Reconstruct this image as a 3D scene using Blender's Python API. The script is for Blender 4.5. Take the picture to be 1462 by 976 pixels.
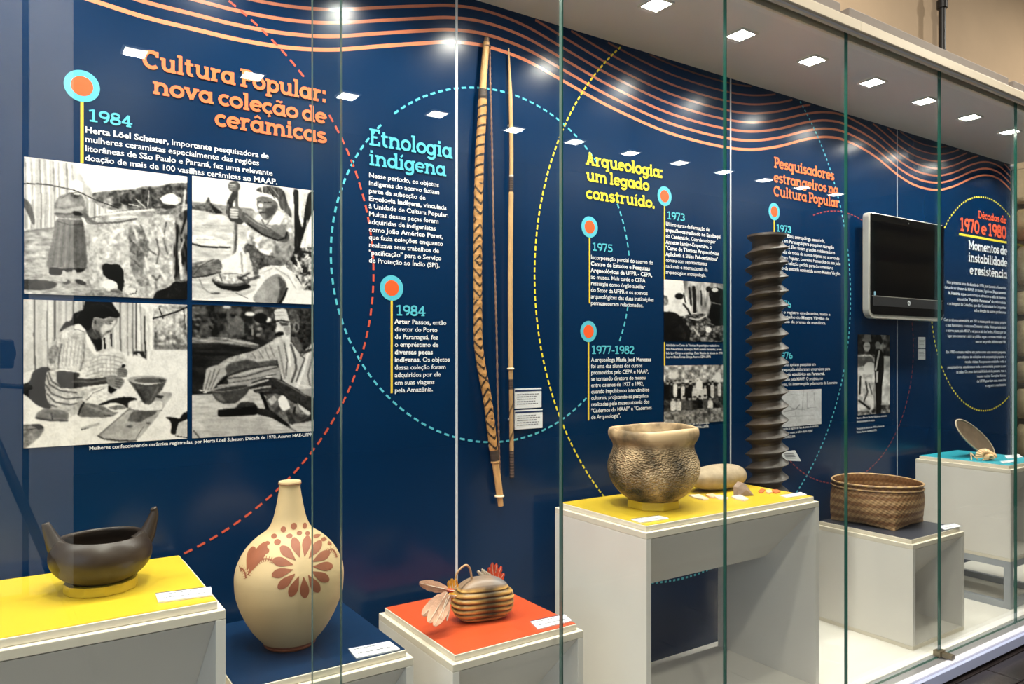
import bpy, math, random
import numpy as np
from mathutils import Vector, Matrix, noise

for o in list(bpy.data.objects):
    bpy.data.objects.remove(o)
SC = bpy.context.scene
COL = SC.collection
R = math.radians
PI = math.pi

# ------------------------------------------------------------------ camera
ZC = 1.17                        # camera height; X runs along the case, +Y into the case
F = 1067.0                       # focal length in pixels of the 1462 wide frame
YAW = R(56.1)                    # angle between the viewing direction and +X
cam_d = bpy.data.cameras.new('camera')
cam = bpy.data.objects.new('camera', cam_d)
COL.objects.link(cam)
cam.location = (0, 0, ZC)
cam.rotation_euler = (R(90), 0, YAW - R(90))
cam_d.sensor_width = 36.0
cam_d.sensor_fit = 'HORIZONTAL'
cam_d.lens = 36.0 * F / 1462.0
cam_d.shift_y = 16.0 / 1462.0
cam_d.clip_start = 0.02
SC.camera = cam

# ------------------------------------------------------------------ world, exposure
w = bpy.data.worlds.new('world')
SC.world = w
w.use_nodes = True
w.node_tree.nodes['Background'].inputs[0].default_value = (0.55, 0.68, 1.0, 1)
w.node_tree.nodes['Background'].inputs[1].default_value = 0.10
SC.view_settings.view_transform = 'Standard'
SC.view_settings.look = 'None'
SC.view_settings.exposure = 0.12
SC.view_settings.gamma = 1.0
SC.view_settings.use_curve_mapping = False

CASE_LAMP_W = 4.6
CASE_LAMP_COL = (1.0, 0.95, 0.87)
ROOM_LAMP_W = 32.0
ROOM_LAMP_COL = (1.0, 0.92, 0.80)
ADDED_WINDOW_W = 40.0


def area_light(name, loc, rot, sx, sy, power, colr, parent=None, spread=180):
    d = bpy.data.lights.new(name, 'AREA')
    d.shape = 'RECTANGLE'
    d.size = sx
    d.size_y = sy
    d.energy = power
    d.color = colr
    d.spread = R(spread)
    o = bpy.data.objects.new(name, d)
    COL.objects.link(o)
    o.location = loc
    o.rotation_euler = rot
    if parent:
        o.parent = parent
    return o


# ------------------------------------------------------------------ geometry of the place
YG = 1.40      # outer face of the glass
YW = 1.95      # face of the printed wall
YF, YB = 1.48, 1.89     # plinth front / back
DECK = 0.06


def ray(x, y):
    d = x - 731.0
    return (595.1 + 0.830 * d, 885.6 - 0.5577 * d, 504.0 - y)


def WP(x, y, Y=YW):              # picture measurement -> (X, Z) in a plane parallel to the wall
    a, b, c = ray(x, y)
    return (a / b * Y, c / b * Y + ZC)


def TP(x, y, z):                 # picture measurement -> (X, Y) on a horizontal surface at height z
    a, b, c = ray(x, y)
    s = (z - ZC) / c
    return (a * s, b * s)


# ------------------------------------------------------------------ materials
def srgb(r, g, b):
    def f(c):
        c = c / 255.0
        return c / 12.92 if c <= 0.04045 else ((c + 0.055) / 1.055) ** 2.4
    return (f(r), f(g), f(b), 1.0)


def mat(name, colr, rough=0.5, metal=0.0, noise_amt=0.0, noise_scale=20.0, bump=0.0, bump_scale=60.0,
        spec=0.5, emit=0.0, emit_col=None, coat=0.0, stretch=(1, 1, 1)):
    m = bpy.data.materials.new(name)
    m.use_nodes = True
    nt = m.node_tree
    b = nt.nodes['Principled BSDF']
    b.inputs['Base Color'].default_value = colr
    b.inputs['Roughness'].default_value = rough
    b.inputs['Metallic'].default_value = metal
    b.inputs['Specular IOR Level'].default_value = spec
    b.inputs['Coat Weight'].default_value = coat
    b.inputs['Coat Roughness'].default_value = 0.08
    if emit > 0:
        b.inputs['Emission Color'].default_value = emit_col or colr
        b.inputs['Emission Strength'].default_value = emit
    if noise_amt > 0 or bump > 0:
        tc = nt.nodes.new('ShaderNodeTexCoord')
        mp = nt.nodes.new('ShaderNodeMapping')
        mp.inputs['Scale'].default_value = stretch
        nt.links.new(tc.outputs['Object'], mp.inputs['Vector'])
    if noise_amt > 0:
        n = nt.nodes.new('ShaderNodeTexNoise')
        n.inputs['Scale'].default_value = noise_scale
        n.inputs['Detail'].default_value = 6
        nt.links.new(mp.outputs[0], n.inputs['Vector'])
        mr = nt.nodes.new('ShaderNodeMapRange')
        mr.inputs['From Min'].default_value = 0.3
        mr.inputs['From Max'].default_value = 0.7
        mr.inputs['To Min'].default_value = 1 - noise_amt
        mr.inputs['To Max'].default_value = 1 + noise_amt * 0.5
        nt.links.new(n.outputs['Fac'], mr.inputs['Value'])
        mx = nt.nodes.new('ShaderNodeVectorMath')
        mx.operation = 'SCALE'
        mx.inputs[0].default_value = colr[:3]
        nt.links.new(mr.outputs[0], mx.inputs['Scale'])
        nt.links.new(mx.outputs[0], b.inputs['Base Color'])
    if bump > 0:
        n2 = nt.nodes.new('ShaderNodeTexNoise')
        n2.inputs['Scale'].default_value = bump_scale
        n2.inputs['Detail'].default_value = 4
        nt.links.new(mp.outputs[0], n2.inputs['Vector'])
        bp = nt.nodes.new('ShaderNodeBump')
        bp.inputs['Strength'].default_value = bump
        bp.inputs['Distance'].default_value = 0.004
        nt.links.new(n2.outputs['Fac'], bp.inputs['Height'])
        nt.links.new(bp.outputs[0], b.inputs['Normal'])
    return m


def mat_attr(name, rough=0.6, bump=0.0, bump_scale=80.0, spec=0.4, tint=(1, 1, 1), voronoi=False):
    """colour comes from the mesh's own 'col' attribute (prints, weaves, painted patterns)"""
    m = mat(name, (0.8, 0.8, 0.8, 1), rough, spec=spec, bump=bump, bump_scale=bump_scale)
    nt = m.node_tree
    a = nt.nodes.new('ShaderNodeAttribute')
    a.attribute_name = 'col'
    nt.links.new(a.outputs['Color'], nt.nodes['Principled BSDF'].inputs['Base Color'])
    return m


def mat_glass():
    m = bpy.data.materials.new('clear_glass')
    m.use_nodes = True
    nt = m.node_tree
    nt.nodes.clear()
    out = nt.nodes.new('ShaderNodeOutputMaterial')
    mix = nt.nodes.new('ShaderNodeMixShader')
    tr = nt.nodes.new('ShaderNodeBsdfTransparent')
    tr.inputs[0].default_value = (0.965, 0.985, 0.975, 1)
    gl = nt.nodes.new('ShaderNodeBsdfGlossy')
    gl.inputs['Roughness'].default_value = 0.0
    gl.inputs['Color'].default_value = (1, 1, 1, 1)
    fr = nt.nodes.new('ShaderNodeFresnel')
    geo = nt.nodes.new('ShaderNodeNewGeometry')
    mr = nt.nodes.new('ShaderNodeMapRange')     # same Fresnel on both faces of the pane
    mr.inputs['To Min'].default_value = 1.5
    mr.inputs['To Max'].default_value = 1 / 1.5
    nt.links.new(geo.outputs['Backfacing'], mr.inputs['Value'])
    nt.links.new(mr.outputs[0], fr.inputs['IOR'])
    nt.links.new(fr.outputs[0], mix.inputs[0])
    nt.links.new(tr.outputs[0], mix.inputs[1])
    nt.links.new(gl.outputs[0], mix.inputs[2])
    nt.links.new(mix.outputs[0], out.inputs[0])
    return m


M = {}
M['glass'] = mat_glass()
M['glass_edge'] = mat('glass_edge', (0.012, 0.085, 0.062, 1), 0.12, spec=0.8)
M['glass_edge_pale'] = mat('glass_edge_pale', (0.085, 0.15, 0.125, 1), 0.2, spec=0.8)
M['navy'] = mat('printed_navy', (0.0005, 0.0205, 0.070, 1), 0.22, noise_amt=0.12, noise_scale=2.0, bump=0.02, bump_scale=9.0, spec=0.30)
INK = {}


def ink(name, c, rough=0.22):
    INK[name] = mat('ink_' + name, c, rough, spec=0.45)


ink('orange', (0.86, 0.20, 0.075, 1))
ink('orange_red', (0.80, 0.115, 0.05, 1))
ink('cyan', (0.10, 0.50, 0.62, 1))
ink('yellow', (0.86, 0.72, 0.05, 1))
ink('gold', (0.78, 0.56, 0.05, 1))
ink('white', (0.80, 0.82, 0.84, 1))
ink('disc_orange', (0.88, 0.115, 0.03, 1))
ink('red_dash', (0.62, 0.10, 0.06, 1))
ink('dark_red', (0.30, 0.06, 0.07, 1))
for k in range(10):
    f = max(0.10, 0.95 - 0.115 * k)
    ink('wave%d' % k, (0.85 * f + 0.01, (0.27 + 0.006 * k) * f + 0.015, (0.125 + 0.01 * k) * f + 0.02, 1), 0.2)
M['photo'] = mat_attr('photo_print', 0.28, spec=0.4)
M['laminate'] = mat('white_laminate', srgb(222, 217, 208), 0.4, noise_amt=0.03, noise_scale=8)
M['laminate_edge'] = mat('laminate_edge', srgb(220, 211, 192), 0.45, noise_amt=0.05, noise_scale=30)
M['deck'] = mat('deck_white', srgb(240, 236, 226), 0.35, noise_amt=0.05, noise_scale=6, stretch=(1, 3, 1))
M['yellow_top'] = mat('yellow_vinyl', (0.60, 0.42, 0.026, 1), 0.33, bump=0.03, bump_scale=15)
M['red_top'] = mat('red_vinyl', (0.54, 0.075, 0.022, 1), 0.33, bump=0.03, bump_scale=15)
M['blue_top'] = mat('blue_vinyl', (0.0028, 0.020, 0.060, 1), 0.33, bump=0.03, bump_scale=15)
M['grey_top'] = mat('charcoal_vinyl', (0.035, 0.040, 0.055, 1), 0.35, bump=0.03, bump_scale=15)
M['teal_top'] = mat('teal_vinyl', (0.03, 0.35, 0.44, 1), 0.33, bump=0.03, bump_scale=15)
M['case_ceiling'] = mat('case_ceiling', srgb(232, 230, 226), 0.28, noise_amt=0.06, noise_scale=3, bump=0.12, bump_scale=6, spec=0.6)
M['rail'] = mat('cream_rail', srgb(214, 203, 180), 0.4, noise_amt=0.03)
M['box_grey'] = mat('header_grey', srgb(122, 114, 106), 0.6, noise_amt=0.04)
M['alu'] = mat('brushed_aluminium', (0.60, 0.61, 0.64, 1), 0.32, metal=0.75, noise_amt=0.05, stretch=(1, 30, 30))
M['white_metal'] = mat('white_track', srgb(226, 228, 242), 0.3)
M['steel_grey'] = mat('painted_grey_metal', srgb(160, 164, 168), 0.4)
M['brass'] = mat('dark_brass', (0.24, 0.20, 0.13, 1), 0.35, metal=0.8)
M['black'] = mat('black_plastic', (0.010, 0.010, 0.011, 1), 0.35)
M['screen'] = mat('black_screen', (0.0015, 0.0015, 0.002, 1), 0.08, spec=0.3)
M['bezel'] = mat('gloss_black_bezel', (0.003, 0.003, 0.0035, 1), 0.15, spec=0.35)
M['chin'] = mat('grey_black_chin', (0.030, 0.030, 0.032, 1), 0.3)
M['silver'] = mat('champagne_silver', (0.62, 0.59, 0.52, 1), 0.3, metal=0.45)
M['logo'] = mat('pale_grey_mark', (0.62, 0.64, 0.66, 1), 0.3)
M['tag_blue'] = mat('pale_blue_sticker', (0.25, 0.45, 0.60, 1), 0.4)
M['card'] = mat('white_card', srgb(228, 230, 232), 0.5, noise_amt=0.02)
M['card_ink'] = mat('card_ink', srgb(120, 122, 128), 0.6)
M['card_navy'] = mat('card_navy', srgb(30, 50, 90), 0.5)
M['beige_wall'] = mat('beige_plaster', srgb(196, 172, 142), 0.8, noise_amt=0.08, noise_scale=2.5, bump=0.15, bump_scale=20)
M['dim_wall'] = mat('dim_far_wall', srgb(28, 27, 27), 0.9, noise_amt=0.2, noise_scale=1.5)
M['room_ceiling'] = mat('room_ceiling', srgb(52, 51, 51), 0.9, noise_amt=0.1, noise_scale=2)
M['column'] = mat('white_column', srgb(214, 214, 216), 0.7, noise_amt=0.03)
M['iron'] = mat('black_iron', (0.012, 0.011, 0.010, 1), 0.45)
M['lamp_panel'] = mat('lamp_panel', (1, 1, 1, 1), 0.5, emit=60.0, emit_col=(1.0, 0.95, 0.86, 1))
M['room_lamp'] = mat('room_lamp_panel', (1, 1, 1, 1), 0.5, emit=24.0, emit_col=(1.0, 0.93, 0.80, 1))
M['trim_white'] = mat('lamp_trim', srgb(225, 222, 214), 0.4)
M['added_pane'] = mat('added_glowing_pane', (0.6, 0.75, 1, 1), 0.5, emit=1.0, emit_col=(0.55, 0.72, 1.0, 1))


# ------------------------------------------------------------------ mesh builder
class B:
    def __init__(s):
        s.v = []
        s.f = []
        s.mi = []
        s.c = []

    def add(s, vs, fs, mi=0, cols=None):
        n = len(s.v)
        s.v.extend([tuple(p) for p in vs])
        s.f.extend([tuple(i + n for i in f) for f in fs])
        s.mi.extend([mi] * len(fs))
        if cols is not None:
            s.c.extend(cols)
        return s

    def box(s, x0, x1, y0, y1, z0, z1, mi=0, T=None):
        vs = [(x, y, z) for z in (z0, z1) for y in (y0, y1) for x in (x0, x1)]
        if T:
            vs = [T @ Vector(p) for p in vs]
        return s.add(vs, [(0, 2, 3, 1), (4, 5, 7, 6), (0, 1, 5, 4), (2, 6, 7, 3), (0, 4, 6, 2), (1, 3, 7, 5)], mi)

    def prism(s, pts, axis_fn, a, b, mi=0):
        """closed polygon extruded between two offsets; axis_fn(p, t) -> 3D"""
        n = len(pts)
        vs = [axis_fn(p, a) for p in pts] + [axis_fn(p, b) for p in pts]
        fs = [tuple(range(n))[::-1], tuple(range(n, 2 * n))]
        fs += [(i, (i + 1) % n, n + (i + 1) % n, n + i) for i in range(n)]
        return s.add(vs, fs, mi)

    def lathe(s, prof, n=48, c=(0, 0, 0), mi=0, cap0=True, cap1=True, fn=None, colfn=None):
        vs = []
        cols = []
        for (r, z) in prof:
            for i in range(n):
                a = 2 * PI * i / n
                p = [c[0] + r * math.cos(a), c[1] + r * math.sin(a), c[2] + z]
                if fn:
                    p = fn(p, a, r, z)
                vs.append(p)
                if colfn:
                    cols.append(colfn(p, a, r, z))
        fs = []
        for j in range(len(prof) - 1):
            for i in range(n):
                k = (i + 1) % n
                fs.append((j * n + i, j * n + k, (j + 1) * n + k, (j + 1) * n + i))
        if cap0:
            fs.append(tuple(range(n))[::-1])
        if cap1:
            m = (len(prof) - 1) * n
            fs.append(tuple(range(m, m + n)))
        return s.add(vs, fs, mi, cols if colfn else None)

    def tube(s, pts, rad, n=10, mi=0, colfn=None, flat=1.0, closed=False):
        pts = [Vector(p) for p in pts]
        L = len(pts)
        rs = rad if isinstance(rad, (list, tuple)) else [rad] * L
        vs, cols = [], []
        up = Vector((0, 0, 1))
        t0 = (pts[1] - pts[0]).normalized()
        if abs(t0.dot(up)) > 0.9:
            up = Vector((0, -1, 0))
        acc = 0.0
        for i, p in enumerate(pts):
            a = pts[max(i - 1, 0)] if not closed else pts[i - 1]
            b = pts[min(i + 1, L - 1)] if not closed else pts[(i + 1) % L]
            t = (b - a).normalized()
            x = up.cross(t).normalized()
            y = t.cross(x).normalized()
            up = y
            if i:
                acc += (p - pts[i - 1]).length
            for k in range(n):
                th = 2 * PI * k / n
                vs.append(p + x * (rs[i] * math.cos(th)) + y * (rs[i] * flat * math.sin(th)))
                if colfn:
                    cols.append(colfn(acc, th))
        fs = []
        rng = L if closed else L - 1
        for i in range(rng):
            j = (i + 1) % L
            for k in range(n):
                q = (k + 1) % n
                fs.append((i * n + k, i * n + q, j * n + q, j * n + k))
        if not closed:
            fs.append(tuple(range(n))[::-1])
            fs.append(tuple(range((L - 1) * n, L * n)))
        return s.add(vs, fs, mi, cols if colfn else None)

    def grid(s, fn, nu, nv, mi=0, colfn=None, wrapu=False):
        vs, cols = [], []
        for j in range(nv + 1):
            for i in range(nu + (0 if wrapu else 1)):
                u, v = i / nu, j / nv
                vs.append(fn(u, v))
                if colfn:
                    cols.append(colfn(u, v))
        w_ = nu if wrapu else nu + 1
        fs = []
        for j in range(nv):
            for i in range(nu):
                k = (i + 1) % w_ if wrapu else i + 1
                fs.append((j * w_ + i, j * w_ + k, (j + 1) * w_ + k, (j + 1) * w_ + i))
        return s.add(vs, fs, mi, cols if colfn else None)

    def build(s, name, mats, parent=None, smooth=False, bevel=0.0, auto=None, loc=None):
        me = bpy.data.meshes.new(name)
        off = Vector(loc) if loc else None
        me.from_pydata([Vector(p) - off for p in s.v] if off else s.v, [], s.f)
        if not isinstance(mats, (list, tuple)):
            mats = [mats]
        for m in mats:
            me.materials.append(m)
        if len(mats) > 1:
            me.polygons.foreach_set('material_index', s.mi)
        if s.c:
            at = me.color_attributes.new('col', 'FLOAT_COLOR', 'POINT')
            at.data.foreach_set('color', np.array(s.c, dtype=np.float32).ravel())
        if smooth:
            me.polygons.foreach_set('use_smooth', [True] * len(me.polygons))
            if auto:
                me.set_sharp_from_angle(angle=R(auto))
        me.update()
        o = bpy.data.objects.new(name, me)
        COL.objects.link(o)
        if off:
            o.location = off
        if parent:
            o.parent = parent
            if loc is None:
                o.matrix_parent_inverse = Matrix.Translation(-parent.location)
            else:
                o.matrix_parent_inverse = Matrix.Translation(-parent.location)
        if bevel:
            md = o.modifiers.new('bevel', 'BEVEL')
            md.width = bevel
            md.segments = 2
            md.limit_method = 'ANGLE'
        return o


def tag(o, label=None, cat=None, group=None, kind=None):
    if label: o['label'] = label
    if cat: o['category'] = cat
    if group: o['group'] = group
    if kind: o['kind'] = kind
    return o


def thing(name, loc, label, cat, group=None):
    o = bpy.data.objects.new(name, None)
    COL.objects.link(o)
    o.location = loc
    o.empty_display_size = 0.05
    return tag(o, label, cat, group)


# ================================================================== ROOM SHELL
RC = ZC + 2.60     # room ceiling
tag(B().box(-3, 12, -5.8, 2.6, -0.10, -0.012).build('floor', mat('dark_subfloor', (0.012, 0.010, 0.010, 1), 0.35)), kind='structure')
floor = bpy.data.objects['floor']
M['plank'] = mat('dark_floor_board', (0.028, 0.022, 0.022, 1), 0.22, noise_amt=0.5, noise_scale=3, bump=0.06, bump_scale=30, stretch=(1, 12, 1))
pl_o = B().box(-0.597, 0.597, -0.058, 0.058, -0.012, 0.0).build('plank', M['plank'], None, bevel=0.002)
pl_o.parent = floor
first = True
for j in range(17):
    for i in range(4):
        o = pl_o if first else pl_o.copy()
        if not first:
            COL.objects.link(o)
        first = False
        o.location = (1.6 + i * 1.2 + (0.4 * (j % 3)), -0.06 + j * 0.12, 0)
tag(B().box(-3, 12, -5.8, 2.6, RC, RC + 0.1).build('ceiling', M['room_ceiling']), kind='structure')
tag(B().box(-3, 12, 2.30, 2.45, -0.1, RC).build('wall_back', M['beige_wall']), kind='structure')
tag(B().box(-3, 12, -5.75, -5.6, -0.1, RC).build('wall_front', M['dim_wall']), kind='structure')
wl = B()
wl.box(-3.1, -3.0, -5.6, -2.6, -0.1, RC)
wl.box(-3.1, -3.0, 0.6, 2.3, -0.1, RC)
wl.box(-3.1, -3.0, -2.6, 0.6, -0.1, 0.6)
wl.box(-3.1, -3.0, -2.6, 0.6, 2.9, RC)
tag(wl.build('wall_left', M['beige_wall']), kind='structure')
tag(B().box(12.0, 12.1, -5.6, 2.3, -0.1, RC).build('wall_right', M['dim_wall']), kind='structure')
win = B().box(-3.08, -3.06, -2.6, 0.6, 0.6, 2.9).build('added_window', M['added_pane'])  # added glowing window out of view, cool fill for the room
tag(win, kind='structure')
fr_ = B()
for yy in (-2.6, -1.53, -0.47, 0.56):
    fr_.box(-3.05, -3.0, yy, yy + 0.05, 0.6, 2.9)
for zz in (0.6, 2.85):
    fr_.box(-3.05, -3.0, -2.6, 0.6, zz, zz + 0.05)
fr_.build('added_window_frame', M['trim_white'], win)
area_light('added_daylight_fill', (-2.94, -1.0, 1.75), (0, R(-90), 0), 2.2, 3.1, ADDED_WINDOW_W, (0.62, 0.76, 1.0))  # added cool fill lamp standing in for daylight

# pale columns opposite the case: they show as pale bands in the glass at the left
for (x0, x1, y0, lab) in ((-0.62, 0.05, -1.75, 'wide white square column opposite the case, mirrored in the glass at far left'),
                          (0.078, 0.262, -1.70, 'slim white square column opposite the case, right of the wide one')):
    t = B().box(x0, x1, y0, y0 + 0.20, 0, RC).build('column', M['column'], bevel=0.004)
    tag(t, lab, 'column')

# room downlights (seen as a row of small white squares mirrored in the glass)
ROOM_X = [7.16 * u for u in (.125, .263, .395, .537, .678, .803, .932, 1.058, 1.183, 1.31, 1.437, 1.563)]
ord_ = ['first', 'second', 'third', 'fourth', 'fifth', 'sixth', 'seventh', 'eighth', 'ninth', 'tenth', 'eleventh', 'twelfth']
for k, x in enumerate(ROOM_X):
    t = thing('ceiling_light', (x, -4.37, RC), ord_[k] + ' square room ceiling light from the left, mirrored in the glass', 'ceiling light', 'row of room ceiling lights mirrored in the glass')
    B().box(x - 0.105, x + 0.105, -4.475, -4.265, RC - 0.012, RC).build('trim_ring', M['trim_white'], t)
    B().box(x - 0.086, x + 0.086, -4.456, -4.284, RC - 0.016, RC - 0.0125).build('diffuser', M['room_lamp'], t)
    if k % 2 == 0:
        area_light('room_lamp', (x, -4.37, RC - 0.02), (0, 0, 0), 0.14, 0.14, ROOM_LAMP_W, ROOM_LAMP_COL)
# added row over the aisle, out of view, brightens the back wall and room
for k, x in enumerate([0.4, 3.1, 6.0]):   # too high to be mirrored in the part of the glass in view
    t = thing('ceiling_light', (x, 0.75, RC), ['left', 'middle', 'right'][k] + ' added square fill light right over the aisle, out of view', 'ceiling light', 'added fill lights over the aisle')
    B().box(x - 0.09, x + 0.09, 0.66, 0.84, RC - 0.012, RC).build('trim_ring', M['trim_white'], t)
    B().box(x - 0.072, x + 0.072, 0.678, 0.822, RC - 0.016, RC - 0.0125).build('diffuser', M['room_lamp'], t)
    area_light('room_lamp', (x, 0.75, RC - 0.02), (0, 0, 0), 0.14, 0.14, ROOM_LAMP_W * 2.0, ROOM_LAMP_COL)

t = thing('ceiling_light', (0.2, -0.4, RC), 'added square fill light behind the viewpoint at the left end, out of view', 'ceiling light')  # added lamp that brightens the columns so their reflection shows
B().box(0.1, 0.3, -0.5, -0.3, RC - 0.012, RC).build('trim_ring', M['trim_white'], t)
B().box(0.11, 0.29, -0.49, -0.31, RC - 0.016, RC - 0.0125).build('diffuser', M['room_lamp'], t)
area_light('room_lamp', (0.2, -0.4, RC - 0.02), (0, 0, 0), 0.18, 0.18, 70.0, ROOM_LAMP_COL)

# stone pillar past the end of the case
sp = thing('stone_pillar', (5.45, 2.10, 0), 'rough brown fieldstone pillar just past the right end of the case', 'pillar')
M['stone_rough'] = mat('rough_fieldstone', srgb(206, 184, 152), 0.9, noise_amt=0.35, noise_scale=14, bump=0.6, bump_scale=30)
B().box(5.12, 5.78, 2.0, 2.28, 0, 2.12).build('mortar', mat('mortar', srgb(110, 98, 80), 0.95, noise_amt=0.2), sp)
rnd = random.Random(5)
z = 0.0
while z < 2.10:
    h = rnd.uniform(0.16, 0.28)
    if z + h > 2.13:
        h = 2.13 - z
    x = 5.06
    while x < 5.78:
        w_ = rnd.uniform(0.18, 0.32)
        bb = B()
        sx, sz = w_ / 2 - 0.012, h / 2 - 0.012
        cx, cz = x + w_ / 2, z + h / 2

        def fst(u, v, cx=cx, cz=cz, sx=sx, sz=sz):
            th, ph = 2 * PI * u, PI * (v - 0.5)
            e = lambda q, p_: math.copysign(abs(q) ** p_, q)
            p = Vector((e(math.cos(ph), .5) * e(math.cos(th), .5), e(math.cos(ph), .5) * e(math.sin(th), .5), e(math.sin(ph), .5)))
            k_ = 1 + 0.08 * noise.noise(p * 1.7 + Vector((cx * 5, 0, cz * 5)))
            return (cx + p.x * sx * k_, 2.02 + p.y * 0.07 * k_, cz + p.z * sz * k_)
        bb.grid(fst, 10, 6, wrapu=True)
        bb.build('stone', M['stone_rough'], sp, smooth=True)
        x += w_
    z += h

# black pipe on the wall above the case
px, pz = WP(1345, 40, 2.22)
pt = thing('iron_pipe', (px, 2.22, 2.0), 'black vertical iron pipe on beige wall above the case', 'pipe')
B().tube([(px, 2.22, 1.6), (px, 2.22, RC)], 0.019, 16).build('pipe_tube', M['iron'], pt, smooth=True, auto=40)
B().tube([(px, 2.22, WP(1345, 12, 2.22)[1]), (px, 2.22, WP(1345, 1, 2.22)[1])], 0.029, 16).build('collar', M['iron'], pt, smooth=True, auto=40)

# ================================================================== DISPLAY CASE
CZ = ZC + 1.075          # underside of the case ceiling
GT = ZC + 1.040          # top of the glass
case = thing('display_case', (1.7, 1.6, 0), 'long floor-to-head glass display case with cream top rail and white deck', 'display case')
CX0, CX1 = -1.30, 4.735
B().box(CX0, CX1, 1.423, YW, 0.035, DECK).build('deck_board', M['deck'], case)
# bottom channel and front face
B().box(CX0, CX1 + .04, 1.372, 1.422, 0.036, 0.0555).build('glass_channel', M['alu'], case, bevel=0.002)
B().box(CX0, CX1 + .04, 1.345, 1.371, 0.030, 0.0580).build('front_track', M['white_metal'], case, bevel=0.003)
B().box(CX0, CX1 + .04, 1.331, 1.344, 0.012, 0.050).build('front_fascia', mat('fascia_aluminium_daylit', (0.50, 0.56, 0.80, 1), 0.3, metal=0.1), case, bevel=0.002)  # bluish daylight on the aluminium is put into its base colour
for x in (-0.5, 0.6, 1.75, 2.55, 3.40, 4.2):
    B().box(x, x + 0.030, 1.318, 1.36, 0.0, 0.048).build('foot', M['iron'], case, bevel=0.002)
B().box(CX0, CX1, YG + 0.0255, YW, CZ, CZ + 0.002).build('case_ceiling_panel', M['case_ceiling'], case)
# top rail (pieces 1.175 long) and header boxes
xs = 2.264 - 3 * 1.175
k = 0
while xs < CX1:
    x1 = min(xs + 1.175, CX1 + 0.04)
    x0 = max(xs, CX0)
    r_ = B()
    prof = [(1.374, GT - 0.018), (1.374, GT - 0.008), (1.364, GT - 0.008), (1.364, GT + 0.024), (1.46, GT + 0.024), (1.46, GT + 0.016), (1.424, GT + 0.016), (1.424, GT - 0.018), (1.414, GT - 0.018), (1.414, GT + 0.004), (1.386, GT + 0.004), (1.386, GT - 0.018)]
    r_.prism(prof, lambda p, t: (t, p[0], p[1]), x0 + 0.001, x1 - 0.001)
    r_.build('top_rail', M['rail'], case, bevel=0.0015)
    B().box(x0 + 0.001, x1 - 0.001, 1.3725, 1.3738, GT - 0.016, GT - 0.0095).build('rail_lip', M['alu'], case)
    B().box(x0 + 0.004, x1 - 0.046, 1.405, 1.60, GT + 0.0378, GT + 0.086).build('header_box', M['box_grey'], case, bevel=0.003)
    xs += 1.175
# glass panes
edges = [(-0.70, -0.09), (-0.088, 0.535), (0.482, 1.0825), (1.0865, 1.6605), (1.6645, 2.2445), (2.2485, 2.8350), (2.8390, 3.4530), (3.4570, 4.0390), (4.0430, 4.7350)]
for i, (a, b) in enumerate(edges):
    dy = -0.012 if i <= 1 else 0.0
    g = B()
    g.box(a, b, YG + dy, YG + dy + 0.010, 0.0560, GT)
    g.mi = [1, 1, 0, 0, 1, 1]
    g.build('glass_pane', [M['glass'], M['glass_edge_pale'] if i in (0, 1, 2) else M['glass_edge']], case)
g = B().box(CX1 + 0.002, CX1 + 0.012, YG + 0.012, YW - 0.002, DECK, GT)
g.mi = [1, 1, 1, 1, 0, 0]
g.build('end_pane', [M['glass'], M['glass_edge']], case)
B().box(CX1 + 0.0125, CX1 + 0.030, YW - 0.02, YW + 0.01, DECK, CZ).build('end_post', M['white_metal'], case)
# brass clamps on the pane joints
for x in (2.837, 4.041):
    c_ = B().box(x - 0.020, x + 0.020, 1.392, 1.418, 0.0585, 0.080)
    c_.box(x - 0.012, x + 0.012, 1.355, 1.392, 0.060, 0.076)
    c_.build('pane_clamp', M['brass'], case, bevel=0.002)
# downlights in the case ceiling
LX = [1.65 + 0.395 * k for k in range(-7, 8)]
for x in LX:
    dl = B()
    for (a0, a1, b0, b1) in ((-.040, .040, -.040, -.033), (-.040, .040, .033, .040), (-.040, -.033, -.033, .033), (.033, .040, -.033, .033)):
        dl.box(x + a0, x + a1, 1.66 + b0, 1.66 + b1, CZ - 0.006, CZ)
    d_ = dl.build('downlight', M['trim_white'], case)
    B().box(x - 0.0325, x + 0.0325, 1.6275, 1.6925, CZ - 0.003, CZ - 0.0005).build('lens', M['lamp_panel'], d_)
    area_light('case_lamp', (x, 1.66, CZ - 0.008), (0, 0, 0), 0.06, 0.06, CASE_LAMP_W, CASE_LAMP_COL, spread=140)

# ================================================================== MURAL WALL
mural = thing('mural_wall', (1.72, YW, 0), 'long navy blue printed wall inside the case with orange waves, titles and photographs', 'mural')
SEAM = [-1.30, -0.095, 1.110, 2.340, 3.541, 4.733]
for a, b in zip(SEAM[:-1], SEAM[1:]):
    B().box(a + 0.0012, b - 0.0012, YW, YW + 0.018, 0.03, CZ + 0.0).build('wall_panel', M['navy'], mural)
M['seam'] = mat('pale_seam', srgb(200, 205, 210), 0.35)
for i, x in enumerate(SEAM[1:-1]):
    wd = (0.003, 0.0040, 0.0035, 0.0022)[i]
    B().box(x - wd, x + wd, YW - 0.0012, YW, DECK, CZ).build('joint_strip', M['seam'], mural)


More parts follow.
